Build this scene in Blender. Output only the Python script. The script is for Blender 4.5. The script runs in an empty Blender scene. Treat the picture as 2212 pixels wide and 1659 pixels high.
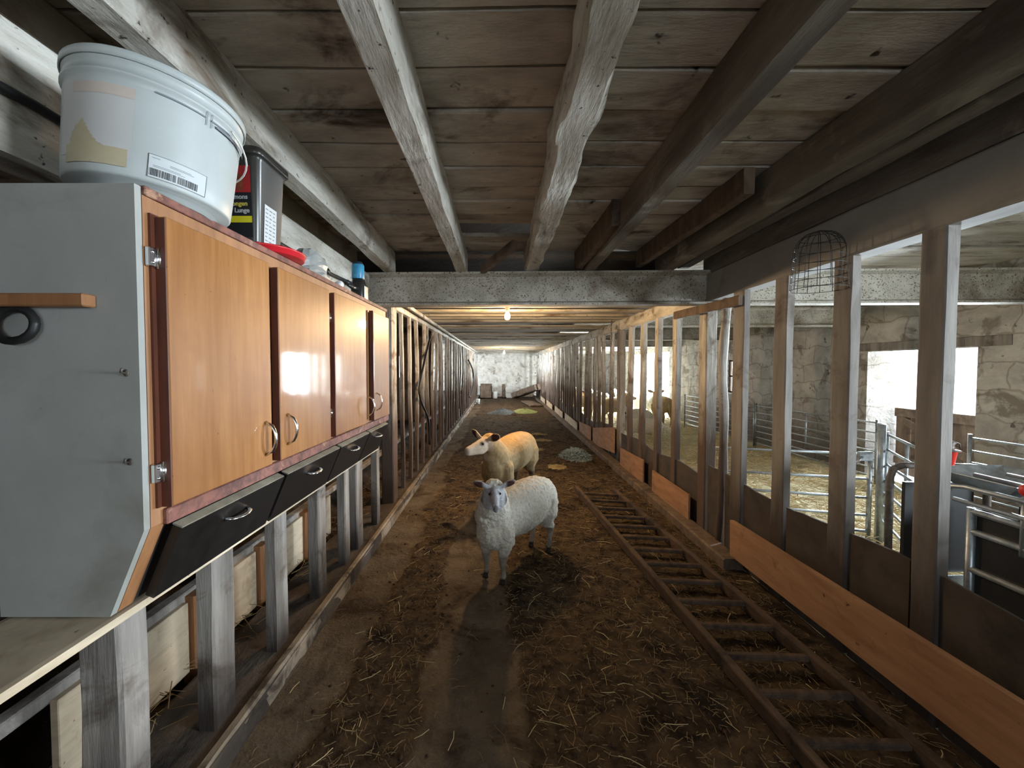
import bpy, math, random
from mathutils import Vector, noise, Matrix
R = random.Random(7)
SC = bpy.context.scene
COL = SC.collection
# ------------------------------------------------------------------ camera, world, lights, exposure
F = 850.0; PITCH = math.radians(1.8); CX = 1080.0; CY = 793 + F*math.tan(PITCH)
cd = bpy.data.cameras.new('camera'); cam = bpy.data.objects.new('camera', cd); COL.objects.link(cam)
cd.sensor_width = 36; cd.lens = F/2212*36; cd.clip_start = .02; cd.clip_end = 200
cam.location = (0, 0, 1.55); cam.rotation_euler = (math.pi/2-PITCH, 0, 0)
cd.shift_x = (1106-CX)/2212; cd.shift_y = (CY-829.5)/2212
SC.camera = cam
SC.view_settings.view_transform = 'Standard'; SC.view_settings.look = 'None'
SC.view_settings.exposure = 0.62; SC.view_settings.gamma = 1; SC.view_settings.use_curve_mapping = False
w = bpy.data.worlds.new('sky'); SC.world = w; w.use_nodes = True
w.node_tree.nodes['Background'].inputs[0].default_value = (.80, .90, 1, 1)
w.node_tree.nodes['Background'].inputs[1].default_value = 4.0

def area(name, loc, direction, sx, sy, power, col):
    l = bpy.data.lights.new(name, 'AREA'); l.shape = 'RECTANGLE'; l.size = sx; l.size_y = sy
    l.energy = power; l.color = col
    o = bpy.data.objects.new(name, l); COL.objects.link(o); o.location = loc
    o.rotation_euler = Vector(direction).to_track_quat('-Z', 'Y').to_euler()
    return o
DAY = (.80, .91, 1.0)
area('doorway_daylight', (7.0, 6.35, 1.55), (-1, -.1, 0), 1.9, 2.2, 2900, DAY)     # half-open doorway in the right wall
area('gateway_daylight', (6.10, 13.75, 1.35), (-1, 0, 0), 3.3, 1.6, 1500, DAY)      # wide doorway farther back
area('near_window_daylight', (5.95, -.2, 1.68), (-1, 0, .05), 1.9, .85, 350, DAY)    # window of the same wall, just behind the camera
area('high_window_daylight', (5.98, 17.7, 2.42), (-1, 0, 0), 3.7, .3, 130, DAY)    # low strip window under the eaves
area('end_wall_fill', (-4.75, 16.8, 1.6), (1, 0, 0), 5.4, 1.0, 330, DAY)     # added unseen window that brightens the end wall and far posts
area('rear_fill', (1.0, -3.2, 1.75), (0, 1, 0), 1.9, 1.0, 12, DAY)        # added fill through an assumed opening behind the camera

# ------------------------------------------------------------------ helpers
def _ray(px, py):
    a = (px-CX)/F; b = (CY-py)/F
    return (a, math.cos(PITCH)+b*math.sin(PITCH), -math.sin(PITCH)+b*math.cos(PITCH))
def at(px, py, X=None, Y=None, Z=None):
    d = _ray(px, py)
    t = X/d[0] if X is not None else Y/d[1] if Y is not None else (Z-1.55)/d[2]
    return Vector((d[0]*t, d[1]*t, 1.55+d[2]*t))

def srgb(h):
    h = h.lstrip('#'); c = [int(h[i:i+2], 16)/255 for i in (0, 2, 4)]
    return tuple((v/12.92 if v <= .04045 else ((v+.055)/1.055)**2.4) for v in c)+(1,)

MATS = {}
def mat(name, c1, c2=None, scale=(6, 6, 6), lo=.35, hi=.65, rough=.8, metal=0, bump=0.0, bscale=None, c3=None, s3=2.0, t3=(.55, .7),
        zdirt=None, speck=None, coat=0, spec=.5, vcol=False, lines=None, trans=0, detail=8, dist=0.0, c3stretch=None):
    """procedural material in place coordinates: two colours mixed by noise, patches c3, specks, a dirt line and board seams"""
    m = bpy.data.materials.new(name); m.use_nodes = True; nt = m.node_tree; N = nt.nodes; L = nt.links
    b = N['Principled BSDF']; b.inputs['Roughness'].default_value = rough; b.inputs['Metallic'].default_value = metal
    b.inputs['Coat Weight'].default_value = coat; b.inputs['Specular IOR Level'].default_value = spec
    if coat: b.inputs['Coat Roughness'].default_value = .06
    if trans: b.inputs['Transmission Weight'].default_value = trans
    def rgba(c): return srgb(c) if isinstance(c, str) else c
    g = N.new('ShaderNodeNewGeometry')
    def nz(sc, det=8, off=0.0, d=0.0):
        mp = N.new('ShaderNodeMapping'); mp.inputs['Scale'].default_value = sc; mp.inputs['Location'].default_value = (off, off*1.3, off*.7)
        L.new(g.outputs['Position'], mp.inputs[0]); t = N.new('ShaderNodeTexNoise'); t.inputs['Scale'].default_value = 1
        t.inputs['Detail'].default_value = det; t.inputs['Roughness'].default_value = .64; t.inputs['Distortion'].default_value = d; L.new(mp.outputs[0], t.inputs['Vector']); return t.outputs['Fac']
    def rng(src, a, bb, t0=0, t1=1):
        r = N.new('ShaderNodeMapRange'); r.inputs[1].default_value = a; r.inputs[2].default_value = bb
        r.inputs[3].default_value = t0; r.inputs[4].default_value = t1; L.new(src, r.inputs[0]); return r.outputs[0]
    def mix(f, a, bb, blend='MIX'):
        x = N.new('ShaderNodeMix'); x.data_type = 'RGBA'; x.blend_type = blend
        if hasattr(f, 'links'): L.new(f, x.inputs[0])
        else: x.inputs[0].default_value = f
        for i, v in ((6, a), (7, bb)):
            if hasattr(v, 'links'): L.new(v, x.inputs[i])
            else: x.inputs[i].default_value = rgba(v)
        return x.outputs[2]
    def math_(op, a, bb):
        x = N.new('ShaderNodeMath'); x.operation = op
        for i, v in ((0, a), (1, bb)):
            if hasattr(v, 'links'): L.new(v, x.inputs[i])
            else: x.inputs[i].default_value = v
        return x.outputs[0]
    n1 = nz(scale, detail, d=dist)
    if vcol:
        a = N.new('ShaderNodeVertexColor'); a.layer_name = 'Col'
        c = mix(rng(n1, .3, .7, .0, .35), a.outputs[0], (.25, .2, .15, 1), 'MULTIPLY')
    else:
        c = mix(rng(n1, lo, hi), c1, c2 or c1)
    if c3:
        st = c3stretch or (1, 1, 1)
        c = mix(rng(nz(tuple(s3*q for q in st), 6, 11.3, .6), *t3), c, c3)
    if speck:
        c = mix(rng(nz((speck[1],)*3, 3, 5.1), speck[2], speck[2]+.06), c, speck[0])
    sep = N.new('ShaderNodeSeparateXYZ'); L.new(g.outputs['Position'], sep.inputs[0])
    if zdirt:
        col, z0, z1, amp = zdirt
        z = math_('ADD', sep.outputs[2], math_('MULTIPLY', math_('SUBTRACT', nz((9, 5, 1.2), 5, 3.3), .5), amp))
        c = mix(rng(z, z0, z1, 1, 0), c, col)
    if lines:                       # dark seams: axis index, pitch, width, colour
        ax, pitch, wd, lc = lines
        s = math_('ADD', sep.outputs[ax], math_('MULTIPLY', nz((2, 2, 2), 4, 8), .03))
        s = math_('FRACT', math_('DIVIDE', s, pitch), 0)
        c = mix(math_('LESS_THAN', s, wd), c, lc)
    L.new(c, b.inputs['Base Color'])
    if bump:
        bp = N.new('ShaderNodeBump'); bp.inputs['Strength'].default_value = 1; bp.inputs['Distance'].default_value = bump
        L.new(nz(bscale or tuple(q*2 for q in scale), 8, 2.2), bp.inputs['Height']); L.new(bp.outputs[0], b.inputs['Normal'])
    MATS[name] = m; return m
def emit(name, col, s):
    m = bpy.data.materials.new(name); m.use_nodes = True; b = m.node_tree.nodes['Principled BSDF']
    b.inputs['Base Color'].default_value = (1, .9, .7, 1); b.inputs['Emission Color'].default_value = col; b.inputs['Emission Strength'].default_value = s
    MATS[name] = m; return m

class MB:
    def __init__(s): s.v = []; s.f = []; s.mi = []; s.smooth = []
    def add(s, vs, fs, mi=0, smooth=False):
        o = len(s.v); s.v += [Vector(q) for q in vs]
        for f in fs: s.f.append([i+o for i in f]); s.mi.append(mi); s.smooth.append(smooth)
        return s
    def box(s, a, b, mi=0, c=0.0):
        x0, y0, z0 = (min(a[i], b[i]) for i in range(3)); x1, y1, z1 = (max(a[i], b[i]) for i in range(3))
        c = min(c, (x1-x0)*.3, (y1-y0)*.3, (z1-z0)*.3)
        if c <= 0:
            return s.add([(x0,y0,z0),(x1,y0,z0),(x1,y1,z0),(x0,y1,z0),(x0,y0,z1),(x1,y0,z1),(x1,y1,z1),(x0,y1,z1)],
                         [(3,2,1,0),(4,5,6,7),(0,1,5,4),(1,2,6,5),(2,3,7,6),(3,0,4,7)], mi)
        V = []; F_ = []
        for x, sx in ((x0, 1), (x1, -1)):
            for y, sy in ((y0, 1), (y1, -1)):
                for z, sz in ((z0, 1), (z1, -1)):
                    V += [(x, y+sy*c, z+sz*c), (x+sx*c, y, z+sz*c), (x+sx*c, y+sy*c, z)]
        k = lambda ix, iy, iz, a_: (ix*4+iy*2+iz)*3+a_
        F_ += [(k(0,0,0,0),k(0,0,1,0),k(0,1,1,0),k(0,1,0,0)), (k(1,0,0,0),k(1,1,0,0),k(1,1,1,0),k(1,0,1,0)),
               (k(0,0,0,1),k(1,0,0,1),k(1,0,1,1),k(0,0,1,1)), (k(0,1,0,1),k(0,1,1,1),k(1,1,1,1),k(1,1,0,1)),
               (k(0,0,0,2),k(0,1,0,2),k(1,1,0,2),k(1,0,0,2)), (k(0,0,1,2),k(1,0,1,2),k(1,1,1,2),k(0,1,1,2))]
        for i in (0, 1):
            for j in (0, 1):
                F_.append((k(i,j,0,0),k(i,j,1,0),k(i,j,1,1),k(i,j,0,1))); F_.append((k(i,0,j,0),k(i,1,j,0),k(i,1,j,2),k(i,0,j,2)))
                F_.append((k(0,i,j,1),k(1,i,j,1),k(1,i,j,2),k(0,i,j,2)))
                for l in (0, 1): F_.append((k(i,j,l,0),k(i,j,l,1),k(i,j,l,2)))
        return s.add(V, F_, mi)
    def tube(s, pts, r, n=8, mi=0, cap=True, sc=(1, 1), up=None):
        pts = [Vector(p) for p in pts]; rr = r if isinstance(r, (list, tuple)) else [r]*len(pts)
        V = []; prev = None
        for i, p in enumerate(pts):
            t = (pts[min(i+1, len(pts)-1)]-pts[max(i-1, 0)])
            if t.length < 1e-9: t = Vector((0, 0, 1))
            t.normalize()
            if prev is None:
                u = Vector(up) if up else (Vector((0, 0, 1)) if abs(t.z) < .9 else Vector((1, 0, 0)))
            else: u = prev
            u = (u-t*u.dot(t)).normalized(); prev = u; q = t.cross(u)
            for k in range(n):
                a = 2*math.pi*k/n; V.append(p+(q*math.cos(a)*sc[0]+u*math.sin(a)*sc[1])*rr[i])
        F_ = []
        for i in range(len(pts)-1):
            for k in range(n): F_.append((i*n+k, i*n+(k+1) % n, (i+1)*n+(k+1) % n, (i+1)*n+k))
        if cap: F_ += [tuple(range(n))[::-1], tuple((len(pts)-1)*n+k for k in range(n))]
        return s.add(V, F_, mi, True)
    def ell(s, c, r, mi=0, n=12, m=8, rot=None):
        V = []; c = Vector(c)
        for j in range(m+1):
            th = math.pi*j/m
            for k in range(n):
                a = 2*math.pi*k/n; p = Vector((math.sin(th)*math.cos(a)*r[0], math.sin(th)*math.sin(a)*r[1], math.cos(th)*r[2]))
                if rot is not None: p = rot @ p
                V.append(c+p)
        F_ = [(j*n+k, (j+1)*n+k, (j+1)*n+(k+1) % n, j*n+(k+1) % n) for j in range(m) for k in range(n)]
        return s.add(V, F_, mi, True)
    def lathe(s, c, prof, n=24, mi=0, ax=(1, 1), closed=True, M=None):
        c = Vector(c); V = []
        for r, z in prof:
            for k in range(n):
                a = 2*math.pi*k/n; p = Vector((math.cos(a)*r*ax[0], math.sin(a)*r*ax[1], z))
                if M is not None: p = M @ p
                V.append(c+p)
        F_ = [(i*n+k, i*n+(k+1) % n, (i+1)*n+(k+1) % n, (i+1)*n+k) for i in range(len(prof)-1) for k in range(n)]
        if closed: F_ += [tuple(range(n))[::-1], tuple((len(prof)-1)*n+k for k in range(n))]
        return s.add(V, F_, mi, True)
    def timber(s, p0, p1, w_, h_, up=(0, 0, 1), seg=12, amp=.006, seed=0, cham=.12, bow=0.0, mi=0, freq=3.0):
        """rough sawn or hewn timber; w_ across, h_ along up"""
        p0 = Vector(p0); p1 = Vector(p1); t = (p1-p0).normalized(); u = Vector(up); u = (u-t*u.dot(t)).normalized(); q = t.cross(u)
        c = cham; base = [(-1, -1+c*2), (-1, 1-c*2), (-1+c*2, 1), (1-c*2, 1), (1, 1-c*2), (1, -1+c*2), (1-c*2, -1), (-1+c*2, -1)]
        V = []
        for i in range(seg+1):
            f = i/seg; p = p0.lerp(p1, f)
            off = Vector((noise.noise((seed*3.1, f*2.2, 1)), noise.noise((seed*3.1, f*2.2, 7)), 0))*bow
            p = p+q*off.x+u*off.y
            for j, (a, b) in enumerate(base):
                L_ = (p1-p0).length*f*freq
                d1 = noise.noise((j*2.3+seed, L_, 3))+.5*noise.noise((j*5.3+seed, L_*3.1, 9)); d2 = noise.noise((j*1.7+seed, L_, 30))
                k = 0 if i in (0,) else 1
                V.append(p+q*(a*w_/2+d1*amp*(-1 if a < 0 else 1))+u*(b*h_/2+d2*amp))
        F_ = [(i*8+k, i*8+(k+1) % 8, (i+1)*8+(k+1) % 8, (i+1)*8+k) for i in range(seg) for k in range(8)]
        F_ += [tuple(range(8))[::-1], tuple(seg*8+k for k in range(8))]
        return s.add(V, F_, mi)
    def prism(s, poly, axis, a, b, mi=0):
        def P(u, v, t_):
            return (t_, u, v) if axis == 0 else ((u, t_, v) if axis == 1 else (u, v, t_))
        n = len(poly)
        return s.add([P(u, v, a) for u, v in poly]+[P(u, v, b) for u, v in poly],
                     [tuple(range(n))[::-1], tuple(range(n, 2*n))]+[(i, (i+1) % n, n+(i+1) % n, n+i) for i in range(n)], mi)
    def build(s, name, m, parent=None, origin=None, fix=True):
        me = bpy.data.meshes.new(name)
        if parent is not None: org = Vector(parent.get('_o', (0, 0, 0)))
        elif origin is not None: org = Vector(origin)
        else:
            xs = [v.x for v in s.v]; ys = [v.y for v in s.v]; zs = [v.z for v in s.v]
            org = Vector(((min(xs)+max(xs))/2, (min(ys)+max(ys))/2, min(zs)))
        me.from_pydata([v-org for v in s.v], [], s.f)
        ms = m if isinstance(m, (list, tuple)) else [m]
        for q in ms: me.materials.append(MATS[q] if isinstance(q, str) else q)
        me.polygons.foreach_set('material_index', s.mi); me.polygons.foreach_set('use_smooth', s.smooth)
        if fix:
            import bmesh
            bm = bmesh.new(); bm.from_mesh(me); bmesh.ops.recalc_face_normals(bm, faces=bm.faces); bm.to_mesh(me); bm.free()
        me.update()
        o = bpy.data.objects.new(name, me); COL.objects.link(o)
        o['_o'] = tuple(org)
        if parent is not None: o.parent = parent
        else: o.location = org
        return o
def tag(o, label=None, cat=None, group=None, kind=None):
    if label: o['label'] = label
    if cat: o['category'] = cat
    if group: o['group'] = group
    if kind: o['kind'] = kind
    return o
def empty(name, loc, label, cat, group=None):
    o = bpy.data.objects.new(name, None); COL.objects.link(o); o.location = loc; o['_o'] = tuple(loc); o.empty_display_size = .1
    return tag(o, label, cat, group)
def copy_tree(o, parent=None):
    c = o.copy(); COL.objects.link(c)
    if parent is not None: c.parent = parent
    for ch in [x for x in o.children]: copy_tree(ch, c)
    return c
def text_mesh(name, txt, size, m, parent, M, ext=.0004):
    cu = bpy.data.curves.new(name, 'FONT'); cu.body = txt; cu.size = size; cu.extrude = ext; cu.offset = size*.02
    t = bpy.data.objects.new(name, cu); me = bpy.data.meshes.new_from_object(t); bpy.data.objects.remove(t)
    me.materials.clear(); me.materials.append(MATS[m]); me.transform(M)
    me.transform(Matrix.Translation(-Vector(parent.get('_o', (0, 0, 0)))))
    o = bpy.data.objects.new(name, me); COL.objects.link(o); o.parent = parent; o['_o'] = parent['_o']; return o

# ------------------------------------------------------------------ materials
mat('whitewash_y', '#aca696', '#d8d4ca', (9, 2.2, 9), .36, .6, .92, bump=.022, bscale=(40, 8, 40), c3='#67533e', s3=4, t3=(.54, .68), speck=('#33251a', 26, .65), c3stretch=(1, .5, 1))
mat('whitewash_x', '#9e9788', '#bdb8ac', (2.5, 8, 8), .36, .62, .92, bump=.012, bscale=(8, 40, 40), c3='#62503c', s3=3.5, t3=(.53, .68), speck=('#4a3524', 24, .66), c3stretch=(.5, 1.4, 1))
mat('whitewash_post', '#8f897e', '#c9c5bd', (18, 18, 2.2), .36, .62, .92, bump=.008, bscale=(70, 70, 9), c3='#6a5848', s3=5, t3=(.53, .68), speck=('#3a2c22', 40, .68), zdirt=('#54453b', .85, 1.6, .9))
mat('post_weathered', '#6d665f', '#97918a', (14, 14, 1.5), .36, .66, .92, bump=.005, bscale=(60, 60, 6), c3='#51463d', s3=5, t3=(.54, .7), zdirt=('#2b221c', .12, .45, .5))
mat('joist_smooth', '#8d826f', '#a79d8b', (6, 1.0, 6), .3, .7, .9, bump=.006, bscale=(40, 4, 40), c3='#5c4833', s3=2.5, t3=(.5, .72))
mat('joist_dark', '#5c544a', '#80786b', (8, 1.6, 8), .36, .64, .92, bump=.01, bscale=(50, 6, 50), c3='#a39c8e', s3=2.4, t3=(.58, .72))
mat('beam_grey', '#8c8a85', '#a09e98', (3, 1.5, 3), .36, .66, .85, bump=.001, c3='#74706a', s3=2, t3=(.56, .72))
mat('post_grey', '#7b7671', '#9d9993', (9, 9, 1.2), .36, .66, .9, bump=.002, bscale=(50, 50, 6), c3='#625850', s3=3, t3=(.56, .72), zdirt=('#3d342e', .45, 1.1, .7))
mat('ceiling_board', '#988e81', '#c6bdaf', (3, 6, 3), .36, .66, .94, bump=.008, bscale=(9, 30, 9), c3='#473426', s3=1.8, t3=(.54, .68), speck=('#2c1e14', 9, .67), c3stretch=(1, 1.6, 1))
mat('steel_whitewashed', '#9d988a', '#bfbbaf', (4, 4, 4), .36, .62, .85, bump=.003, bscale=(60, 60, 60), c3='#7d7262', s3=1.6, t3=(.5, .66), speck=('#553c28', 75, .57))
mat('veneer', '#855628', '#9c6c3d', (34, 34, 2.6), .36, .66, .4, bump=.0004, bscale=(7, 7, 5), c3='#80532e', s3=2.2, t3=(.45, .75), coat=.45, spec=.25, speck=('#55321a', 55, .70))
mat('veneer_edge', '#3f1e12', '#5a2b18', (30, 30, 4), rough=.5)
mat('frame_wood', '#7f5636', '#996b45', (25, 25, 3), .36, .66, .5, bump=.001)
mat('trim_red', '#4c2a24', '#7c4c3f', (30, 30, 30), .38, .6, .6, bump=.002, c3='#a9866a', s3=11, t3=(.60, .68))
mat('panel_grey', '#8d8d88', '#9b9b96', (3, 3, 3), rough=.75, c3='#7b7970', s3=2.4, t3=(.55, .75), speck=('#4a4138', 40, .73))
mat('black_laminate', '#141312', '#1d1b1a', (20, 20, 20), rough=.33, speck=('#5f5a54', 60, .76))
mat('dark_inside', '#1a1410', '#241a14', (5, 5, 5))
mat('drawer_edge', '#8d8878', '#6f6a5f', (20, 20, 20), rough=.6)
mat('chrome', (.75, .75, .76, 1), rough=.18, metal=1)
mat('galvanised', '#8f9598', '#b4babd', (25, 25, 25), rough=.42, metal=.85)
mat('rusty_steel', '#4c4540', '#776e66', (25, 25, 25), rough=.6, metal=.5)
mat('plywood_pale', '#ab9a82', '#c9b99f', (4, 4, 18), .36, .66, .8, bump=.001, c3='#8f7c63', s3=4, t3=(.55, .72), speck=('#5a4836', 26, .68))
mat('ply_orange', '#8b6547', '#a57e5d', (4, 3, 20), .36, .66, .8, bump=.001, c3='#6d4a33', s3=5, t3=(.58, .74), speck=('#452817', 14, .68))
mat('panel_dark', '#3a322b', '#4c433b', (3, 3, 5), .36, .66, .85, bump=.002, c3='#28211a', s3=2, t3=(.5, .66))
mat('panel_edge', '#b9b5a9', '#8c8577', (20, 20, 20))
mat('ladder_wood', '#35281d', '#5a4636', (16, 4, 16), .36, .64, .85, bump=.003, c3='#20170f', s3=5, t3=(.5, .66))
mat('brown_wood', '#554538', '#756352', (12, 12, 4), .36, .66, .88, bump=.003, c3='#3b3027', s3=4, t3=(.52, .68))
mat('stone', '#b3afa8', '#d4d1ca', (2.6, 2.6, 3.4), .38, .6, .95, bump=.05, bscale=(6, 6, 8), c3='#938c82', s3=2.2, t3=(.53, .6), speck=('#6a635b', 8, .66), dist=.6, zdirt=('#857e77', .3, 1.1, .9))
mat('plaster_stone', '#bab4a8', '#d8d5cd', (4, 4, 4), .36, .6, .95, bump=.05, bscale=(8, 8, 8), c3='#8d8272', s3=3.0, t3=(.54, .66), speck=('#5d4f40', 10, .65), dist=.5)
mat('dirty_wall', '#4a4036', '#5e5448', (3, 3, 3), .3, .7, .95, bump=.02)
mat('manure', '#372b1f', '#5e4d38', (11, 11, 11), .36, .62, .97, bump=.035, bscale=(30, 30, 30), c3='#241b13', s3=3.4, t3=(.52, .64), speck=('#8a7857', 48, .66))
mat('bedding_dark', '#241a13', '#3d2e20', (7, 7, 7), .36, .64, .97, bump=.04, bscale=(22, 22, 22), speck=('#6a5434', 40, .66))
mat('straw_floor', '#c4b88e', '#e6ddba', (12, 12, 12), .36, .62, .95, bump=.05, bscale=(30, 30, 30), c3='#a3976d', s3=2, t3=(.5, .66))
mat('concrete', '#5f5344', '#786a58', (4, 4, 4), .36, .64, .93, bump=.006, bscale=(40, 40, 40), c3='#443628', s3=3, t3=(.5, .66), speck=('#35281c', 40, .68))
mat('curb', '#6b6052', '#9a8d7b', (8, 2.5, 8), .36, .64, .92, bump=.012, c3='#3f342a', s3=4, t3=(.5, .64))
mat('sill', '#39312a', '#564c43', (7, 2.5, 7), .36, .64, .95, bump=.02, c3='#231c17', s3=4, t3=(.5, .64))
mat('straw', '#a99263', '#cfc097', (3, 3, 3), rough=.8)
mat('straw_brown', '#6f5838', '#98815a', (3, 3, 3), rough=.85)
mat('clod', '#2a1a10', '#4a301c', (20, 20, 20), rough=.95)
mat('bucket_plastic', '#a3a9a8', '#b1b7b6', (3, 3, 3), rough=.42, c3='#a2a69f', s3=3, t3=(.5, .8))
mat('residue', '#aeadab', '#b6b5b3', (6, 6, 6), .3, .7, .6)
mat('residue_pink', '#b0a49c', '#b8aca2', (8, 8, 8), rough=.7)
mat('residue_ochre', '#a3977b', '#b0a68b', (8, 8, 8), rough=.7, speck=('#5a4322', 18, .71))
mat('label_white', '#b9bebf', rough=.6)
mat('ink', '#1d2023', rough=.6)
mat('ink_grey', '#70767b', rough=.6)
mat('black_plastic', '#2b2a27', '#33322e', (5, 5, 5), rough=.3)
mat('label_black', '#15161d', rough=.45)
mat('label_red', '#b5262a', '#a62226', (9, 9, 9), rough=.45)
mat('label_brown', '#6e3320', '#99502c', (40, 40, 40), rough=.5)
mat('label_yellow', '#d8cf1e', rough=.5)
mat('text_yellow', '#c9bd55', rough=.5)
mat('lid_red', '#c3202a', '#ac1a23', (8, 8, 8), rough=.35)
mat('grey_film', '#7d7f7d', '#9a9b98', (7, 7, 7), rough=.3, bump=.004, bscale=(25, 25, 25))
mat('can_blue', '#2a7fa8', '#4a9cc0', (30, 30, 30), rough=.35)
mat('can_dark', '#1c3440', rough=.4)
mat('black_rubber', '#131313', '#1c1c1c', (9, 9, 9), rough=.5)
mat('wire_dark', '#3a3c3d', rough=.5, metal=.7)
mat('red_plastic', '#c8281e', '#d2372b', (9, 9, 9), rough=.35)
mat('net_blue', '#394348', '#67757c', (30, 30, 30), rough=.8)
mat('net_pale', '#7f929b', '#a9bac1', (30, 30, 30), rough=.8)
mat('green_hay', '#7e8a52', '#9aa468', (18, 18, 18), rough=.9)
mat('pale_hay', '#a8976a', '#cfc39a', (25, 25, 25), rough=.9)
mat('white_plastic', '#cfd0cd', rough=.5)
mat('cobweb', '#b9b6ae', rough=.9)
mat('sheep_coat', '#ffffff', scale=(55, 55, 55), vcol=True, rough=.95, bump=.022, bscale=(48, 48, 48), spec=.2)
mat('shorn_coat', '#ffffff', scale=(20, 20, 30), vcol=True, rough=.95, bump=.003, bscale=(90, 90, 90), spec=.2)
mat('ear_inner', '#4c2c2a', '#6b423c', (30, 30, 30), rough=.8)
mat('eye', '#0c0a08', rough=.12)
mat('hoof', '#14100c', '#241c14', (30, 30, 30), rough=.6)
mat('ceramic', '#cfcabd', rough=.4)
emit('bulb_glow', (1, .62, .28, 1), 45)

# ------------------------------------------------------------------ structure: floors
def grid_floor(name, x0, x1, y0, y1, nx, ny, hf, m, kind='structure'):
    b = MB(); V = []
    for j in range(ny+1):
        for i in range(nx+1):
            x = x0+(x1-x0)*i/nx; y = y0+(y1-y0)*j/ny; V.append((x, y, hf(x, y)))
    n = nx+1
    b.add(V, [(j*n+i, j*n+i+1, (j+1)*n+i+1, (j+1)*n+i) for j in range(ny) for i in range(nx)], 0, True)
    V2 = [(x0, y0, -.2), (x1, y0, -.2), (x1, y1, -.2), (x0, y1, -.2)]
    b.add(V2, [(3, 2, 1, 0)])
    o = b.build(name, m, origin=(0, 0, 0), fix=False); o['kind'] = kind; return o
def fn(x, y, s, k=0): return noise.noise((x*s, y*s, k))
def muck(x, y):
    """how thick the trodden manure lies on the concrete, 0..1"""
    w_ = fn(x, y*.5, 2.2, 4)*.12+fn(x, y, 7, 5)*.07
    def band(a, b, e): 
        u = min((x+w_-a)/e, (b-(x+w_))/e); return max(0, min(1, u))
    return max(band(-.76, -.36, .06), band(.02, 1.95, .12)*.95, max(0, min(1, (y+w_*4-3.8)/1.2))*band(-.82, 1.9, .08))
def hf(x, y):
    m = muck(x, y)
    return m*(.010+.014*abs(fn(x, y, 9, 1))+.010*fn(x, y, 24, 2))+.004*fn(x, y, 1.5, 9)-.004
fl = grid_floor('floor', -1.12, 1.86, .0, 20.6, 130, 760, hf, 'concrete')
# corridor floor: concrete showing where the manure layer is thin, mixed by a stored mask of the layer's thickness
me = fl.data; ca = me.color_attributes.new('Muck', 'FLOAT_COLOR', 'POINT')
for i, v in enumerate(me.vertices):
    q = muck(v.co.x, v.co.y); ca.data[i].color = (q, q, q, 1)
m = bpy.data.materials.new('trodden_floor'); m.use_nodes = True; nt = m.node_tree; N = nt.nodes; L = nt.links
def grab(src_name):
    """copies a noise-driven colour network into this node tree; returns its colour socket"""
    src = MATS[src_name].node_tree; mp = {}
    for n in src.nodes:
        if n.type in ('OUTPUT_MATERIAL', 'BSDF_PRINCIPLED'): continue
        c = N.new(n.bl_idname); mp[n.name] = c
        for at_ in ('data_type', 'blend_type', 'operation'):
            if hasattr(n, at_): setattr(c, at_, getattr(n, at_))
        for a, b in zip(n.inputs, c.inputs):
            if hasattr(a, 'default_value'):
                try: b.default_value = a.default_value
                except Exception: pass
    out = {}
    for l in src.links:
        if l.to_node.type == 'BSDF_PRINCIPLED':
            fi = [i for i, s in enumerate(l.from_node.outputs) if s == l.from_socket][0]
            out[l.to_socket.name] = mp[l.from_node.name].outputs[fi]
        elif l.from_node.name in mp and l.to_node.name in mp:
            fi = [i for i, s in enumerate(l.from_node.outputs) if s == l.from_socket][0]
            ti = [i for i, s in enumerate(l.to_node.inputs) if s == l.to_socket][0]
            L.new(mp[l.from_node.name].outputs[fi], mp[l.to_node.name].inputs[ti])
    return out
a = grab('concrete'); b_ = grab('manure')
vc = N.new('ShaderNodeVertexColor'); vc.layer_name = 'Muck'
nz_ = N.new('ShaderNodeTexNoise'); nz_.inputs['Scale'].default_value = 22; nz_.inputs['Detail'].default_value = 6
gg = N.new('ShaderNodeNewGeometry'); L.new(gg.outputs['Position'], nz_.inputs['Vector'])
ad = N.new('ShaderNodeMath'); ad.operation = 'ADD'; L.new(vc.outputs[0], ad.inputs[0]); L.new(nz_.outputs['Fac'], ad.inputs[1])
mr = N.new('ShaderNodeMapRange'); mr.inputs[1].default_value = .62; mr.inputs[2].default_value = 1.0; L.new(ad.outputs[0], mr.inputs[0])
mx = N.new('ShaderNodeMix'); mx.data_type = 'RGBA'; L.new(mr.outputs[0], mx.inputs[0]); L.new(a['Base Color'], mx.inputs[6]); L.new(b_['Base Color'], mx.inputs[7])
pb = N['Principled BSDF']; pb.inputs['Roughness'].default_value = .95; pb.inputs['Specular IOR Level'].default_value = .2
L.new(mx.outputs[2], pb.inputs['Base Color']); L.new(b_['Normal'], pb.inputs['Normal'])
me.materials.clear(); me.materials.append(m)

grid_floor('floor', 1.80, 5.3, -3, 20.6, 60, 300, lambda x, y: .02+.025*fn(x, y, 5, 1)-.01+(.0 if x > 1.9 else -.05), 'straw_floor')
grid_floor('floor', -5.0, -1.42, -3, 20.6, 60, 300, lambda x, y: (.03 if x > -1.6 else .05+min(.28, (-1.6-x)*.9))+.05*fn(x, y, 4, 1), 'bedding_dark')
grid_floor('floor', -1.42, 1.86, -3, 0.0, 10, 10, lambda x, y: -.002, 'concrete')
b = MB(); b.timber((-1.24, -1, .05), (-1.24, 20.5, .05), .38, .10, seg=160, amp=.006, seed=3, cham=.04, freq=1.0)
b.build('trim_1', 'sill')['kind'] = 'structure'
b = MB(); b.timber((-1.075, -1, .045), (-1.075, 20.5, .045), .05, .13, seg=200, amp=.006, seed=9, cham=.2, freq=1.5)
b.build('trim_2', 'curb')['kind'] = 'structure'
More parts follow.
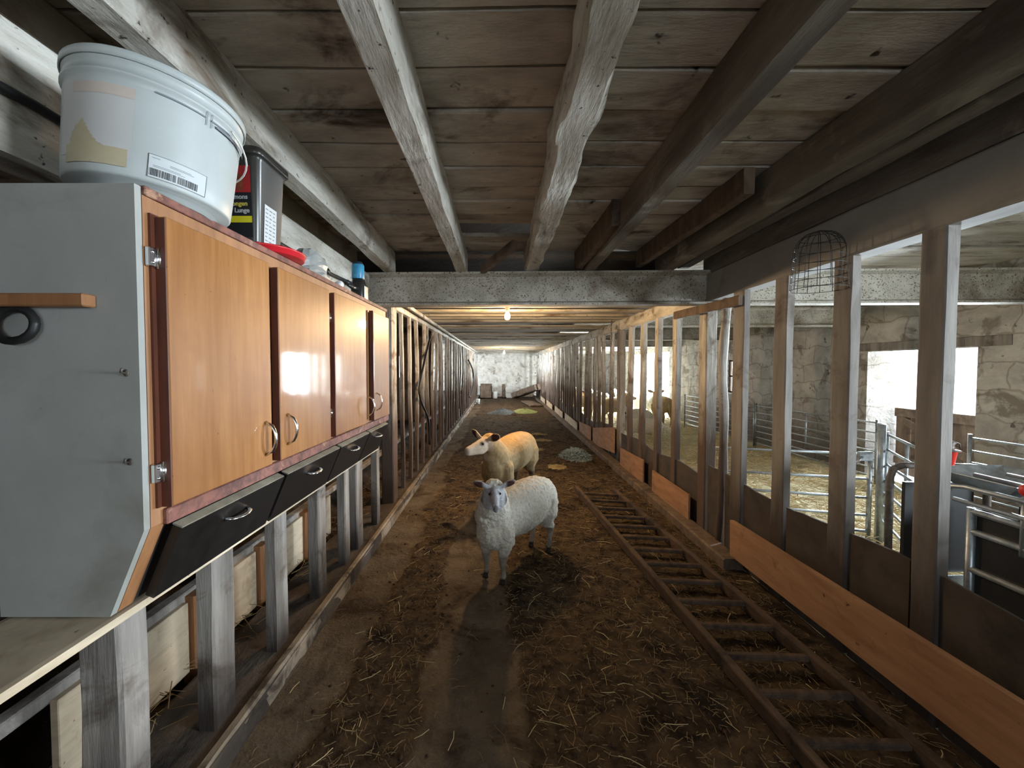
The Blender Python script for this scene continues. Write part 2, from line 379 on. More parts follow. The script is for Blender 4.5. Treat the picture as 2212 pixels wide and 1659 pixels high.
b = MB(); b.timber((1.775, 2.95, .035), (1.775, 20.4, .035), .15, .11, seg=140, amp=.008, seed=12, cham=.1, freq=1.0)
b.build('trim_3', 'brown_wood')['kind'] = 'structure'

# ------------------------------------------------------------------ structure: walls
def wall_y(name, x0, x1, y0, y1, z1, holes, m):
    """wall running along Y between x0 and x1, holes = (ya, yb, za, zb) sorted"""
    b = MB(); y = y0
    for ya, yb, za, zb in holes:
        b.box((x0, y, 0), (x1, ya, z1)); 
        if za > 0: b.box((x0, ya, 0), (x1, yb, za))
        b.box((x0, ya, zb), (x1, yb, z1)); y = yb
    b.box((x0, y, 0), (x1, y1, z1))
    o = b.build(name, m); o['kind'] = 'structure'; return o
def stone_block_mat():
    m = MATS['stone'].copy(); m.name = 'stone_wall'; MATS['stone_wall'] = m; nt = m.node_tree; N = nt.nodes; L = nt.links
    b = N['Principled BSDF']; old = b.inputs['Base Color'].links[0].from_socket
    g = N.new('ShaderNodeNewGeometry'); sp = N.new('ShaderNodeSeparateXYZ'); L.new(g.outputs['Position'], sp.inputs[0])
    ad = N.new('ShaderNodeMath'); ad.operation = 'ADD'; L.new(sp.outputs[0], ad.inputs[0]); L.new(sp.outputs[1], ad.inputs[1])
    cb = N.new('ShaderNodeCombineXYZ'); L.new(ad.outputs[0], cb.inputs[0]); L.new(sp.outputs[2], cb.inputs[1])
    ns = N.new('ShaderNodeTexNoise'); ns.inputs['Scale'].default_value = 2.5; L.new(g.outputs['Position'], ns.inputs['Vector'])
    mm = N.new('ShaderNodeVectorMath'); mm.operation = 'MULTIPLY_ADD'; L.new(ns.outputs['Color'], mm.inputs[0]); mm.inputs[1].default_value = (.34, .30, 0); L.new(cb.outputs[0], mm.inputs[2])
    br = N.new('ShaderNodeTexBrick'); L.new(mm.outputs[0], br.inputs['Vector']); br.inputs['Scale'].default_value = 1
    br.inputs['Brick Width'].default_value = .55; br.inputs['Row Height'].default_value = .29; br.inputs['Mortar Size'].default_value = .014; br.inputs['Mortar Smooth'].default_value = .6
    br.inputs['Color1'].default_value = (.9, .9, .9, 1); br.inputs['Color2'].default_value = (.82, .81, .80, 1); br.inputs['Mortar'].default_value = (.60, .57, .54, 1)
    mx = N.new('ShaderNodeMix'); mx.data_type = 'RGBA'; mx.blend_type = 'MULTIPLY'; mx.inputs[0].default_value = 1; L.new(old, mx.inputs[6]); L.new(br.outputs[0], mx.inputs[7])
    L.new(mx.outputs[2], b.inputs['Base Color'])
stone_block_mat()
wall_y('wall_right', 5.2, 5.85, -3, 21.2, 3.1, [(-1.2, .8, 1.25, 2.12), (4.29, 5.57, 0, 1.765), (8.75, 9.35, .95, 1.72), (12.1, 15.3, 0, 2.02), (15.9, 19.6, 2.28, 2.52)], 'stone_wall')
wall_y('wall_left', -4.6, -4.2, -3, 21.2, 3.1, [(14.2, 19.4, 1.1, 2.05)], 'dirty_wall')  # opening added for the unseen fill light on the end wall
b = MB(); b.box((-4.2, 20.5, 0), (5.2, 21.2, 3.1)); b.build('wall_back', 'plaster_stone')['kind'] = 'structure'
b = MB(); b.box((-4.6, -3.3, 0), (0, -2.7, 3.1)); b.box((2, -3.3, 0), (5.85, -2.7, 3.1)); b.box((0, -3.3, 2.3), (2, -2.7, 3.1)); b.box((0, -3.3, 0), (2, -2.7, 1.1)); b.build('wall_front', 'dirty_wall')['kind'] = 'structure'  # rear opening added to let in the fill from behind the camera
b = MB()
for i in range(14): b.timber((-4.15+.195*i, 9.0, 0), (-4.15+.195*i, 9.0, 2.46), .18, .03, up=(0, 1, 0), seg=6, amp=.003, seed=i)
b.build('wall_left', 'brown_wood')['kind'] = 'structure'  # plank partition added to screen the added left window from view
# small barred window in the right wall
wn = MB(); 
for y in (8.75, 9.05, 9.32): wn.box((5.45, y, .95), (5.49, y+.035, 1.72))
for z in (.95, 1.32, 1.68): wn.box((5.45, 8.75, z), (5.49, 9.35, z+.035))
wn.build('window_1', 'brown_wood')['kind'] = 'structure'
# lintels
b = MB(); b.timber((5.28, 4.0, 1.83), (5.28, 5.9, 1.83), .18, .13, seg=12, seed=5); b.build('trim_4', 'post_weathered')['kind'] = 'structure'
# lower half-door of the doorway
d = MB()
for i in range(6):
    y0 = 4.32+i*.205; d.box((5.60, y0, .06), (5.63, y0+.198, .985), c=.004)
door = d.build('door_1', 'brown_wood'); door['kind'] = 'structure'
d = MB(); d.box((5.57, 4.32, .86), (5.60, 5.54, .98), c=.004); d.box((5.57, 4.32, .2), (5.60, 5.54, .3), c=.004)
d.timber((5.585, 4.4, .33), (5.585, 5.45, .83), .03, .09, seg=4, amp=.002); d.build('door_brace', 'brown_wood', door)

# ------------------------------------------------------------------ structure: ceiling
def boards(name, x0, x1, ys, z, m, seed, gap=.015, th=.03, skip=()):
    b = MB(); r = random.Random(seed)
    for k in range(len(ys)-1):
        if k in skip: continue
        dz = r.uniform(-.006, .006)*(1 if seed != 300 else 5)
        b.timber(((x0), (ys[k]+ys[k+1])/2, z+dz), ((x1), (ys[k]+ys[k+1])/2+r.uniform(-.008, .008), z+dz+r.uniform(-.006, .006)), ys[k+1]-ys[k]-gap, th, seg=26, amp=.004, seed=seed+k*7, cham=.05, freq=2.5)
    o = b.build(name, m); o['kind'] = 'structure'; return o
ys = [-3.0]
while ys[-1] < .2: ys.append(ys[-1]+.225)
ys = [y+(.967-.225*round((.967-ys[0])/.225))-ys[0] for y in ys]
ys = [y for y in ys if y < 1.0]
yn = ys+[1.195, 1.42, 1.646, 1.875, 2.101, 2.33, 2.515, 2.74, 2.93, 3.20, 3.36, 3.62]
yn = sorted(set(round(q, 3) for q in yn))
hole = [i for i in range(len(yn)-1) if abs(yn[i]-2.93) < .01][0]
boards('ceiling', -1.9, -.33, yn, 2.615, 'ceiling_board', 1)
boards('ceiling', -.33, .25, yn, 2.615, 'ceiling_board', 40, skip=(hole,))
boards('ceiling', .25, 1.9, yn, 2.615, 'ceiling_board', 80)
boards('ceiling', -5, -1.9, [-3+.3*i for i in range(24)], 2.62, 'ceiling_board', 120)
boards('ceiling', 1.9, 5.2, [-3+.3*i for i in range(80)], 2.66, 'whitewash_x', 160)
yf = [3.68]
while yf[-1] < 20.5: yf.append(yf[-1]+R.uniform(.14, .24))
boards('ceiling', -1.35, 2.0, yf, 2.305, 'whitewash_x', 300, th=.03)
boards('ceiling', -5, -1.35, [3.7+.4*i for i in range(43)], 2.45, 'ceiling_board', 500)
b = MB(); b.box((-5, -3.3, 3.0), (6, 21.2, 3.1)); b.build('ceiling', 'dirty_wall')['kind'] = 'structure'  # unseen slab added over the boards to keep the space above dark

def jl(o, label, cat='joist', group=None): return tag(o, label, cat, group)
def joist(x0, x1, z0, z1, y0, y1, m, label, amp=.006, seed=0, seg=40, cham=.06, bow=.01, x0b=None, x1b=None, cat='joist', name='ceiling_joist', cracks=False):
    b = MB(); xa = (x0+x1)/2; xb = ((x0b if x0b is not None else x0)+(x1b if x1b is not None else x1))/2
    b.timber((xa, y0, (z0+z1)/2), (xb, y1, (z0+z1)/2), x1-x0, z1-z0, seg=seg, amp=amp, seed=seed, cham=cham, bow=bow)
    return jl(b.build(name, m), label, cat)
joist(-.385, -.285, 2.41, 2.60, -1, 3.62, 'whitewash_y', 'whitewashed joist left of centre, crossing above the sheep', x0b=-.395, x1b=-.30, amp=.007, seed=2)
joist(.205, .335, 2.41, 2.60, -1, 3.62, 'whitewash_y', 'thick split and crumbling whitewashed joist right of centre', amp=.022, seed=5, seg=140, cham=.10, x0b=.205, x1b=.365)
joist(.755, .845, 2.41, 2.60, -1, 3.62, 'joist_dark', 'dark-sided joist with pale bottom, next right of the crumbling joist', amp=.006, seed=8)
joist(1.415, 1.54, 2.41, 2.60, -1, 3.62, 'joist_dark', 'dark joist nearest the right-hand top beam', amp=.008, seed=11)
joist(1.28, 1.34, 2.46, 2.60, 2.1, 3.62, 'brown_wood', 'short reddish brown joist ending on the cross beam at right', amp=.004, seed=14, x0b=1.22, x1b=1.30)
joist(.70, .755, 2.43, 2.60, 2.5, 3.62, 'brown_wood', 'short thin brown joist between the two right of centre', amp=.004, seed=15, x0b=.68, x1b=.735)
joist(1.62, 1.72, 2.45, 2.60, -1, 3.62, 'joist_dark', 'dark joist tucked beside the right-hand top beam', amp=.006, seed=16)
joist(-1.00, -.905, 2.41, 2.60, -1, 3.62, 'whitewash_y', 'broad whitewashed joist over the front of the cabinet', x0b=-1.06, x1b=-.94, amp=.006, seed=21)
joist(-1.40, -1.30, 2.41, 2.60, -1, 3.62, 'joist_smooth', 'shadowed joist in the left corner behind the white tub', amp=.008, seed=24)
b = MB(); b.timber(at(1042, 583, Y=3.45), at(1112, 528, Y=3.05), .05, .07, seg=4, amp=.003); tag(b.build('ceiling_brace', 'brown_wood'), 'slanting brown brace in the gap of the ceiling above the cross beam', 'brace')
b = MB(); b.timber((1.93, -1, 2.50), (1.93, 3.62, 2.50), .15, .225, seg=30, amp=.004, seed=39, cham=.04)  # timber added to darken the bright gap above the top beam
tag(b.build('gap_timber', 'joist_dark'), 'added dark timber closing the bright gap above the square grey top beam', 'beam')
# rails above the fences
b = MB(); b.timber((1.915, -1, 2.258), (1.915, 3.62, 2.258), .13, .243, seg=30, amp=.003, seed=31, cham=.04)
tag(b.build('top_beam', 'beam_grey'), 'big square grey top beam running over the near right-hand posts', 'beam')
b = MB(); b.timber((-1.235, -1, 2.22), (-1.235, 3.55, 2.22), .13, .32, seg=30, amp=.005, seed=33, cham=.04)
tag(b.build('top_beam', 'whitewash_y'), 'whitewashed wall beam behind the things on the cabinet top', 'beam')
b = MB(); b.tube([(-1.155, -.5+.3*i, 2.19+.012*math.sin(i*1.7)) for i in range(14)], .012, 7)
for i in range(10): b.ell((-1.155, .2+.35*i, 2.19), (.02, .03, .022), n=8, m=6)
tag(b.build('cable', 'black_rubber'), 'black cable clipped along the whitewashed beam behind the cabinet', 'cable')
b = MB(); b.timber((1.90, 3.72, 2.20), (1.90, 20.4, 2.20), .10, .16, seg=90, amp=.012, seed=35)
tag(b.build('fence_rail', 'whitewash_y'), 'long top rail over the far right-hand run of posts', 'rail')
b = MB(); b.timber((-1.18, 3.72, 2.23), (-1.18, 20.4, 2.23), .08, .09, seg=90, amp=.008, seed=36)
b.timber((-1.06, 3.75, 2.25), (-1.10, 20.4, 2.25), .035, .04, seg=90, amp=.006, seed=37)
tag(b.build('fence_rail', 'whitewash_y'), 'long top rail over the far left-hand run of posts', 'rail')
b = MB(); b.timber(at(1458, 682, X=1.78), at(1600, 648, X=1.80), .03, .075, seg=8, amp=.003, seed=38)
tag(b.build('rail_board', 'brown_wood'), 'short brown board nailed under the joint of the top beam and cross beam', 'board')
# steel cross beam (I section) and further ones over the right pen
def ibeam(x0, y0, x1, y1, z0, z1, fl_, m, label, group=None):
    p0 = Vector((x0, y0, 0)); p1 = Vector((x1, y1, 0)); t = (p1-p0).normalized(); q = Vector((-t.y, t.x, 0)); h = fl_/2; tf = .018; tw = .014
    sec = [(-h, z0), (h, z0), (h, z0+tf), (tw, z0+tf+.02), (tw, z1-tf-.02), (h, z1-tf), (h, z1), (-h, z1), (-h, z1-tf), (-tw, z1-tf-.02), (-tw, z0+tf+.02), (-h, z0+tf)]
    V = []
    for p in (p0, p1):
        for u, z in sec: V.append(p+q*u+Vector((0, 0, z)))
    n = len(sec); b = MB(); b.add(V, [tuple(range(n))[::-1], tuple(range(n, 2*n))]+[(i, (i+1) % n, n+(i+1) % n, n+i) for i in range(n)])
    return tag(b.build('cross_beam', m), label, 'beam', group)
ibeam(-1.22, 3.66, 5.2, 3.46, 2.11, 2.408, .13, 'steel_whitewashed', 'rust-speckled white steel beam crossing the whole barn in front of the first lamp')
ibeam(2.0, 5.75, 5.2, 5.65, 2.13, 2.40, .13, 'steel_whitewashed', 'white steel beam over the right pen, next behind the long cross beam')
ibeam(2.0, 8.6, 5.2, 8.5, 2.13, 2.40, .13, 'steel_whitewashed', 'white steel beam over the right pen, third from the camera')
for k, y in enumerate((11.4, 14.2, 17.0)):
    ibeam(2.0, y, 5.2, y-.1, 2.13, 2.40, .13, 'steel_whitewashed', 'far white steel beam deep in the right pen', 'far beams over the right pen')

# ------------------------------------------------------------------ fence posts
POSTY = []
def post(x, y0, y1, w_, ztop, zbot, m, seed, label, group=None, bow=.012, round_=False, lean=0.0, seg=14, amp=.004):
    b = MB(); ym = (y0+y1)/2
    if x > 0: POSTY.append((y0-.016, y1+.016))
    if round_:
        pts = [(x+w_/2+.012*math.sin(i*.9+seed), ym+.01*math.cos(i*1.3), zbot+(ztop-zbot)*i/12) for i in range(13)]
        b.tube(pts, [(y1-y0)/2*(1+.12*math.sin(i*2.1)) for i in range(13)], 9)
    else:
        b.timber((x+w_/2, ym, zbot), (x+w_/2+lean, ym, ztop), y1-y0, w_, up=(1, 0, 0), seg=seg, amp=amp, seed=seed, cham=.08, bow=bow)
    return tag(b.build('fence_post', m), label, 'post', group)
RP = [(1.644, 1.748, .056, 'nearest thick post on the right, dark face with a pale edge'),
      (2.085, 2.20, .056, 'second post from the right picture edge, beside the hanging wire muzzle'),
      (2.55, 2.67, .05, 'third right-hand post, left of the wire muzzle'),
      (3.00, 3.14, .05, 'fourth right-hand post, just this side of the thin crooked pole'),
      (3.53, 3.67, .10, 'broad pale post under the joint of the steel beam and top beam')]
for i, (a, b2, w_, lb) in enumerate(RP): post(1.85, a, b2, w_, 2.14, 0.0, 'post_grey' if i < 4 else 'whitewash_post', 50+i, lb, bow=.006)
post(1.84, 3.25, 3.32, .06, 2.12, 0, 'whitewash_post', 60, 'thin crooked round pole between two square posts on the right', round_=True)
RM = [4.15, 4.62, 5.12, 5.60]
RML = ['right-hand post just beyond the broad pale one', 'narrow right-hand post seen against the bright far doorway', 'leaning narrow post at the left side of the bright far doorway', 'right-hand post above the short orange kick board']
for i, y in enumerate(RM): post(1.85, y, y+.10, .06, 2.14, 0, 'whitewash_post', 70+i, RML[i], bow=.02, lean=R.uniform(-.01, .01))
post(1.85, 6.08, 6.24, .09, 2.14, 0, 'post_weathered', 77, 'thick brown post behind the hanging chain')
y = 6.62; k = 0
while y < 20.2:
    post(1.85, y, y+R.uniform(.07, .11), R.uniform(.05, .07), 2.14, 0, 'whitewash_post', 80+k, 'slim dirty whitewashed post in the far right-hand row', 'far right-hand fence posts', bow=.03, lean=R.uniform(-.03, .03), seg=8)
    y += R.uniform(.34, .44); k += 1
LP = [(1.137, 1.235, .13, 'nearest left post under the grey end of the cabinet'),
      (1.52, 1.65, .07, 'left post below the first black drawer'), (1.96, 2.07, .06, 'left post below the gap of the first two drawers'),
      (2.42, 2.53, .07, 'left post below the second black drawer'), (2.84, 2.93, .06, 'slim left post below the third drawer'),
      (3.08, 3.22, .09, 'dark-footed left post below the last drawer'), (3.58, 3.66, .06, 'left post just before the cross beam')]
for i, (a, b2, w_, lb) in enumerate(LP): post(-1.13-w_, a, b2, w_, 2.06, .09, 'post_weathered', 150+i, lb, bow=.008)
post(-1.26, 4.15, 4.33, .13, 2.2, .09, 'whitewash_post', 160, 'thick grey post at the far end of the cabinet', bow=.008)
y = 4.68; k = 0
lm = ['first slim post beyond the thick grey one on the left', 'second slim post beyond the thick grey one on the left']
while y < 20.2:
    post(-1.19, y, y+R.uniform(.045, .075), R.uniform(.04, .055), 2.19, .09, 'whitewash_post', 170+k, lm[k] if k < 2 else 'slim dirty whitewashed post in the far left-hand row', None if k < 2 else 'far left-hand fence posts', bow=.03, lean=R.uniform(-.03, .03), seg=8)
    y += R.uniform(.36, .50); k += 1

# ------------------------------------------------------------------ panels and boards on the right
def infill(x, th, ya, yb, z0, zf, m, label):
    """low sheeting between the posts, bay by bay, one run = one thing"""
    b = MB(); cuts = [p for p in sorted(POSTY) if p[1] > ya and p[0] < yb]; y = ya; bays = []
    for p in cuts:
        if p[0] > y: bays.append((y, p[0]))
        y = max(y, p[1])
    if y < yb: bays.append((y, yb))
    for a_, c_ in bays:
        n = max(2, int((c_-a_)/.06)); V = []
        for i in range(n+1):
            yy = a_+(c_-a_)*i/n; z = zf(yy); V += [(x, yy, z0), (x, yy, z), (x+th, yy, z), (x+th, yy, z0)]
        b.add(V, [(i*4+k, i*4+(k+1) % 4, (i+1)*4+(k+1) % 4, (i+1)*4+k) for i in range(n) for k in range(4)]+[(3, 2, 1, 0), (n*4, n*4+1, n*4+2, n*4+3)])
    return tag(b.build('infill_sheet', m), label, 'sheet')
infill(1.866, .012, .75, 3.50, 0.0, lambda y: .655+.02*math.sin(y*4.2)+.01*noise.noise((y*9, 0, 0)), 'panel_dark', 'dark sheeting with a wavy top between the near right posts')
infill(1.875, .012, 3.69, 6.05, 0.0, lambda y: .55+.02*math.sin(y*5), 'panel_dark', 'dark sheeting behind the right-hand orange kick boards')
infill(1.875, .012, 6.25, 20.3, 0.0, lambda y: .5+.06*math.sin(y*2.1)+.04*noise.noise((y*3, 0, 0)), 'panel_dark', 'far dark sheeting along the far right-hand posts')
b = MB(); b.timber((1.735, .85, .315), (1.735, 2.905, .275), .03, .265, seg=20, amp=.002, seed=4, cham=.03)
tag(b.build('kick_board', 'ply_orange'), 'long orange-brown plank leaning along the near right-hand fence', 'plank')
def quad_board(pts, th, m, name, label, cat='board', group=None):
    p = [Vector(q) for q in pts]; nrm = (p[1]-p[0]).cross(p[3]-p[0]).normalized()*th
    b = MB(); b.add(p+[q+nrm for q in p], [(0, 1, 2, 3), (7, 6, 5, 4), (0, 4, 5, 1), (1, 5, 6, 2), (2, 6, 7, 3), (3, 7, 4, 0)])
    return tag(b.build(name, m), label, cat, group)
quad_board([(1.80, 3.72, .05), (1.80, 4.62, .03), (1.80, 4.62, .33), (1.80, 3.72, .33)], .018, 'ply_orange', 'kick_board', 'orange plywood board at the foot of the broad pale post')
quad_board([(1.80, 4.92, .03), (1.80, 5.86, .02), (1.80, 5.86, .34), (1.80, 4.92, .38)], .018, 'ply_orange', 'kick_board', 'orange plywood board next behind, beside the blue hay net')
quad_board([(1.80, 6.18, .19), (1.82, 7.7, .04), (1.82, 7.7, .36), (1.80, 6.18, .60)], .018, 'ply_orange', 'kick_board', 'tall tilted orange board below the hanging chain')
quad_board([(1.80, 7.8, .04), (1.82, 9.0, .04), (1.82, 9.0, .30), (1.80, 7.8, .36)], .018, 'ply_orange', 'kick_board', 'low orange board touching the far end of the tall tilted one')
for a, c_ in ((9.1, 10.9), (11.2, 12.9), (13.4, 15.2), (15.6, 17.4)):
    quad_board([(1.78, a, .06), (1.80, c_, .06), (1.80, c_, .28), (1.78, a, .26)], .018, 'plywood_pale', 'kick_board', 'pale narrow board at the foot of the far right-hand posts', 'board', 'far kick boards')
# left boards
LB = [(.80, 1.12, 'pale board in the bottom left corner of the picture'), (1.30, 1.86, 'pale plywood board seen left of the post below the first drawer'), (2.02, 2.385, 'pale plywood board seen right of the post below the first drawer'),
      (2.58, 2.96, 'pale plywood board behind the post below the second drawer'), (3.12, 3.45, 'small pale board deep below the last drawer')]
for a, c_, lb in LB:
    b = MB(); b.box((-1.53, a, .075), (-1.50, c_, .418), c=.003); tag(b.build('trough_board', 'plywood_pale'), lb, 'board')
for i, (a, lb) in enumerate(((1.91, 'first'), (2.44, 'second'), (3.0, 'third'))):
    b = MB(); b.timber((-1.51, a, .0), (-1.51, a, .44), .08, .07, up=(1, 0, 0), seg=5, amp=.003, seed=i); tag(b.build('trough_stake', 'frame_wood'), lb+' brown stake between the pale boards below the cabinet', 'stake')
b = MB(); b.timber((-1.555, .6, .43), (-1.555, 20, .43), .06, .05, seg=60, amp=.005, seed=3); tag(b.build('trough_rail', 'post_weathered'), 'thin grey rail along the top of the pale boards', 'rail')
b = MB(); b.timber((-2.9, .6, .62), (-2.9, 14, .62), .03, .22, seg=40, amp=.006, seed=6); tag(b.build('pen_board', 'brown_wood'), 'long dark board across the left pen', 'board')

# ------------------------------------------------------------------ cabinet
cab = empty('wall_cabinet', (-.98, 1.83, .965), 'orange-brown veneered wall cabinet with grey end panel and black drawers under four doors', 'cabinet')
XF = -.80; Y0 = .893; Y1 = 2.78; XB = -1.13
prof = [(XB, .985), (-.882, .985), (XF, 1.182), (XF, 1.952), (XB, 1.952)]
b = MB(); b.prism([(p[0], p[1]) for p in prof], 1, Y0-.004, Y0-.02); b.build('end_panel', 'panel_grey', cab)['label'] = 'grey painted end panel'
b = MB(); b.prism(prof, 1, Y1, Y1-.018); b.build('end_panel', 'frame_wood', cab)
b = MB(); b.box((XB, Y0+.001, 1.936), (XF+.005, Y1, 1.957), c=.002); b.build('top_board', 'trim_red', cab)['label'] = 'chipped red-brown top edge'
b = MB(); b.box((XB, Y0, 1.0), (XB+.012, Y1, 1.95)); b.box((XB, Y0, 1.17), (XF-.03, Y1, 1.19)); b.box((-1.12, 2.285, 1.2), (XF-.02, 2.30, 1.94)); b.build('carcass', 'dark_inside', cab)
# face frame
DR = [(.918, 1.323), (1.376, 1.786), (1.843, 2.246), (2.405, 2.735)]
ZD0, ZD1 = 1.222, 1.897
b = MB()
fx0, fx1 = XF-.02, XF
b.box((fx0, Y0-.002, 1.235), (fx1, .935, 1.885)); b.box((fx0, Y1-.03, 1.235), (fx1, Y1-.001, 1.885))
b.box((fx0, Y0-.002, 1.885), (fx1, Y1-.001, 1.935)); b.box((fx0, Y0-.002, 1.205), (fx1, Y1-.001, 1.235))
for ya, yb in ((1.315, 1.39), (1.78, 1.855), (2.375, 2.41)): b.box((fx0, ya, 1.235), (fx1, yb, 1.885))
b.prism([(-.882, .985), (XF, 1.182), (XF, 1.205), (XF-.02, 1.205), (-.905, .985)], 1, Y0-.002, Y0+.035)
b.build('face_frame', 'frame_wood', cab)
b = MB(); b.box((XF-.002, Y0+.03, 1.176), (XF+.012, Y1, 1.214), c=.003); b.build('trim_strip', 'trim_red', cab)['label'] = 'worn red-brown strip'
# dark recess strip left of the first door
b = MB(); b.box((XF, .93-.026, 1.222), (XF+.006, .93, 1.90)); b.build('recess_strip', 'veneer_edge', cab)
def handle(mb, c, length, axis, out, r=.0052, rise=.034):
    c = Vector(c); ax = Vector(axis).normalized(); o = Vector(out).normalized(); pts = []
    for i in range(9):
        f = i/8; pts.append(c+ax*(f-.5)*length+o*(rise*math.sin(math.pi*min(1, max(0, f)))**.45 if 0 < f < 1 else o*0).__class__((0, 0, 0)) if False else c+ax*(f-.5)*length+o*(rise*(math.sin(math.pi*f)**.45 if 0 < f < 1 else 0)))
    mb.tube(pts, r, 8, sc=(1.5, .8)); return mb
for i, (a, c_) in enumerate(DR):
    ang = 0
    b = MB(); th = .022
    x0 = XF+.008
    if i == 2:   # stands ajar, hinged at its near edge
        b.box((0, 0, ZD0+.005), (th, c_-a, ZD1), c=.002)
        M_ = Matrix.Translation((x0, a, 0)) @ Matrix.Rotation(math.radians(-1.2), 4, 'Z'); b.v = [M_ @ v for v in b.v]
    else: b.box((x0, a, ZD0), (x0+th, c_, ZD1 if i < 3 else ZD1-.01), c=.002)
    d_ = b.build('door', 'veneer', cab)
    if i == 2: d_['label'] = 'cabinet door standing ajar'
    b = MB(); xa = x0 if i != 2 else x0+.0
    b.box((x0-.003, a-.0035, ZD0), (x0+th-.001, a-.0005, ZD1-.004)); b.build('door_edge', 'veneer_edge', d_)
    hx = x0+th + (.028 if i == 2 else 0)
    hy, hz, hl = ((c_-.035, 1.315, .11), (a+.045, 1.325, .11), (c_-.03, 1.33, .11), (a+.045, 1.335, .11))[i]
    b = MB(); handle(b, (hx, hy, hz), hl, (0, .28 if i in (1, 3) else -.28, 1) if False else (0, 0, 1), (1, 0, 0)); b.build('handle', 'chrome', d_)['label'] = 'curved chrome handle'
for (yy, zz) in ((.908, 1.80), (.908, 1.305)):
    b = MB(); b.box((XF+.001, yy-.016, zz-.022), (XF+.012, yy+.008, zz+.022), c=.002); b.tube([(XF+.014, yy+.008, zz-.024), (XF+.014, yy+.008, zz+.024)], .0055, 8)
    for s_ in (-.012, .012): b.ell((XF+.013, yy-.006, zz+s_), (.002, .004, .004), n=8, m=4)
    b.build('hinge', 'chrome', cab)['label'] = 'chrome hinge'
for (yy, zz) in ((1.825, 1.78), (1.825, 1.335)):
    b = MB(); b.box((XF+.001, yy-.010, zz-.022), (XF+.012, yy+.010, zz+.022), c=.002); b.tube([(XF+.014, yy+.010, zz-.022), (XF+.014, yy+.010, zz+.022)], .004, 8); b.build('hinge', 'chrome', cab)
# drawers on the slanting underside
sl = Vector((-.882-XF, 0, .985-1.182)); sl.normalize(); nrm = Vector((-sl.z, 0, sl.x))
if nrm.x < 0: nrm = -nrm
DW = [(.945, 1.405), (1.425, 1.90), (1.915, 2.33), (2.345, 2.72)]
for i, (a, c_) in enumerate(DW):
    org = Vector((XF+.004, 0, 1.165)); b = MB(); V = []
    hgt = .186; th = .022
    for yy in (a, c_):
        for s_, n_ in ((0, .0), (0, th), (hgt, th), (hgt, 0)): V.append(org+sl*s_+nrm*n_+Vector((0, yy, 0)))
    b.add(V, [(0, 1, 2, 3), (7, 6, 5, 4), (0, 4, 5, 1), (1, 5, 6, 2), (2, 6, 7, 3), (3, 7, 4, 0)])
    dr = b.build('drawer', 'black_laminate', cab)
    b = MB(); V = []
    for yy in (a+.004, c_-.004):
        for s_, n_ in ((-.004, -.004), (-.004, th-.001), (0, th-.001), (0, -.004)): V.append(org+sl*s_+nrm*n_+Vector((0, yy, 0)))
    b.add(V, [(0, 1, 2, 3), (7, 6, 5, 4), (0, 4, 5, 1), (1, 5, 6, 2), (2, 6, 7, 3), (3, 7, 4, 0)]); b.build('drawer_edge', 'drawer_edge', dr)['label'] = 'pale dusty upper edge'
    b = MB(); handle(b, org+sl*.05+nrm*th+Vector((0, (a+c_)/2, 0)), .10, (0, 1, 0), nrm-sl*.2, r=.005, rise=.026); b.build('handle', 'chrome', dr)['label'] = 'chrome pull handle'
b = MB(); b.prism([(-1.125, .985), (-.89, .985), (XF-.02, 1.165), (-1.125, 1.165)], 1, Y0+.01, Y1-.02); b.build('drawer_box', 'dark_inside', cab)
b = MB(); b.timber((-.998, .50, .970), (-.998, 2.80, .970), .250, .02, seg=10, amp=.001, seed=2, cham=.05); b.build('bottom_board', 'plywood_pale', cab)['label'] = 'pale board under the cabinet'
for px_, py_ in ((272, 806), (280, 998)):
    q = at(px_, py_, Y=Y0-.022); b = MB(); b.tube([q, q+Vector((0, -.012, .002)), q+Vector((.006, -.016, .010))], .0022, 6); b.ell(q, (.007, .002, .008), n=8, m=6); b.build('nail', 'rusty_steel', cab)['label'] = 'bent rusty nail'
# hanging batten and ring on the end panel
b = MB(); b.box((-1.13, .842, 1.680), (-.888, .872, 1.708), c=.003); tag(b.build('batten', 'frame_wood'), 'short brown batten sticking out before the grey cabinet end', 'batten')
b = MB(); b.tube([(-1.055+.046*math.cos(t_*.4), .857+.004*math.sin(t_*.4), 1.642+.036*math.sin(t_*.4)) for t_ in range(17)], .009, 9, cap=False)
tag(b.build('rubber_ring', 'black_rubber'), 'black rubber loop hanging from the batten at the left edge', 'ring')

# ------------------------------------------------------------------ things on the cabinet
def curved_patch(mb, c, r0, r1, z0, z1, h, a0, a1, off, mi=0, n=10, M=None, va=None):
    """patch on a cone frustum of radii r0 (z=0) and r1 (z=h)"""
    V = []
    for i in range(n+1):
        a = a0+(a1-a0)*i/n
        for z in (z0, z1):
            r = r0+(r1-r0)*z/h+off; p = Vector((math.cos(a)*r, math.sin(a)*r, z)); p = M @ p if M is not None else p
            V.append(Vector(c)+p)
    mb.add(V, [(2*i, 2*i+2, 2*i+3, 2*i+1) for i in range(n)], mi, True)
BC = Vector((-.924, 1.062, 1.964)); MBK = Matrix.Rotation(math.radians(5.0), 3, Vector((-.66, .75, 0)))
RB0, RB1, BH = .169, .180, .285
tub = empty('plastic_tub', BC, 'large white plastic tub standing on the near end of the cabinet', 'tub')
b = MB(); pr = [(RB0-.040, 0), (RB0-.034, 0), (RB0-.030, .016), (RB0-.004, .016), (RB0, .022)]+[(RB0+(RB1-RB0)*z/BH, z) for z in (.06, .12, .18, .22)]+[(RB1-.003, .238), (RB1+.004, .240), (RB1+.004, .246), (RB1, .248), (RB1, .268), (RB1+.003, .270), (RB1+.004, BH-.004), (RB1+.002, BH)]
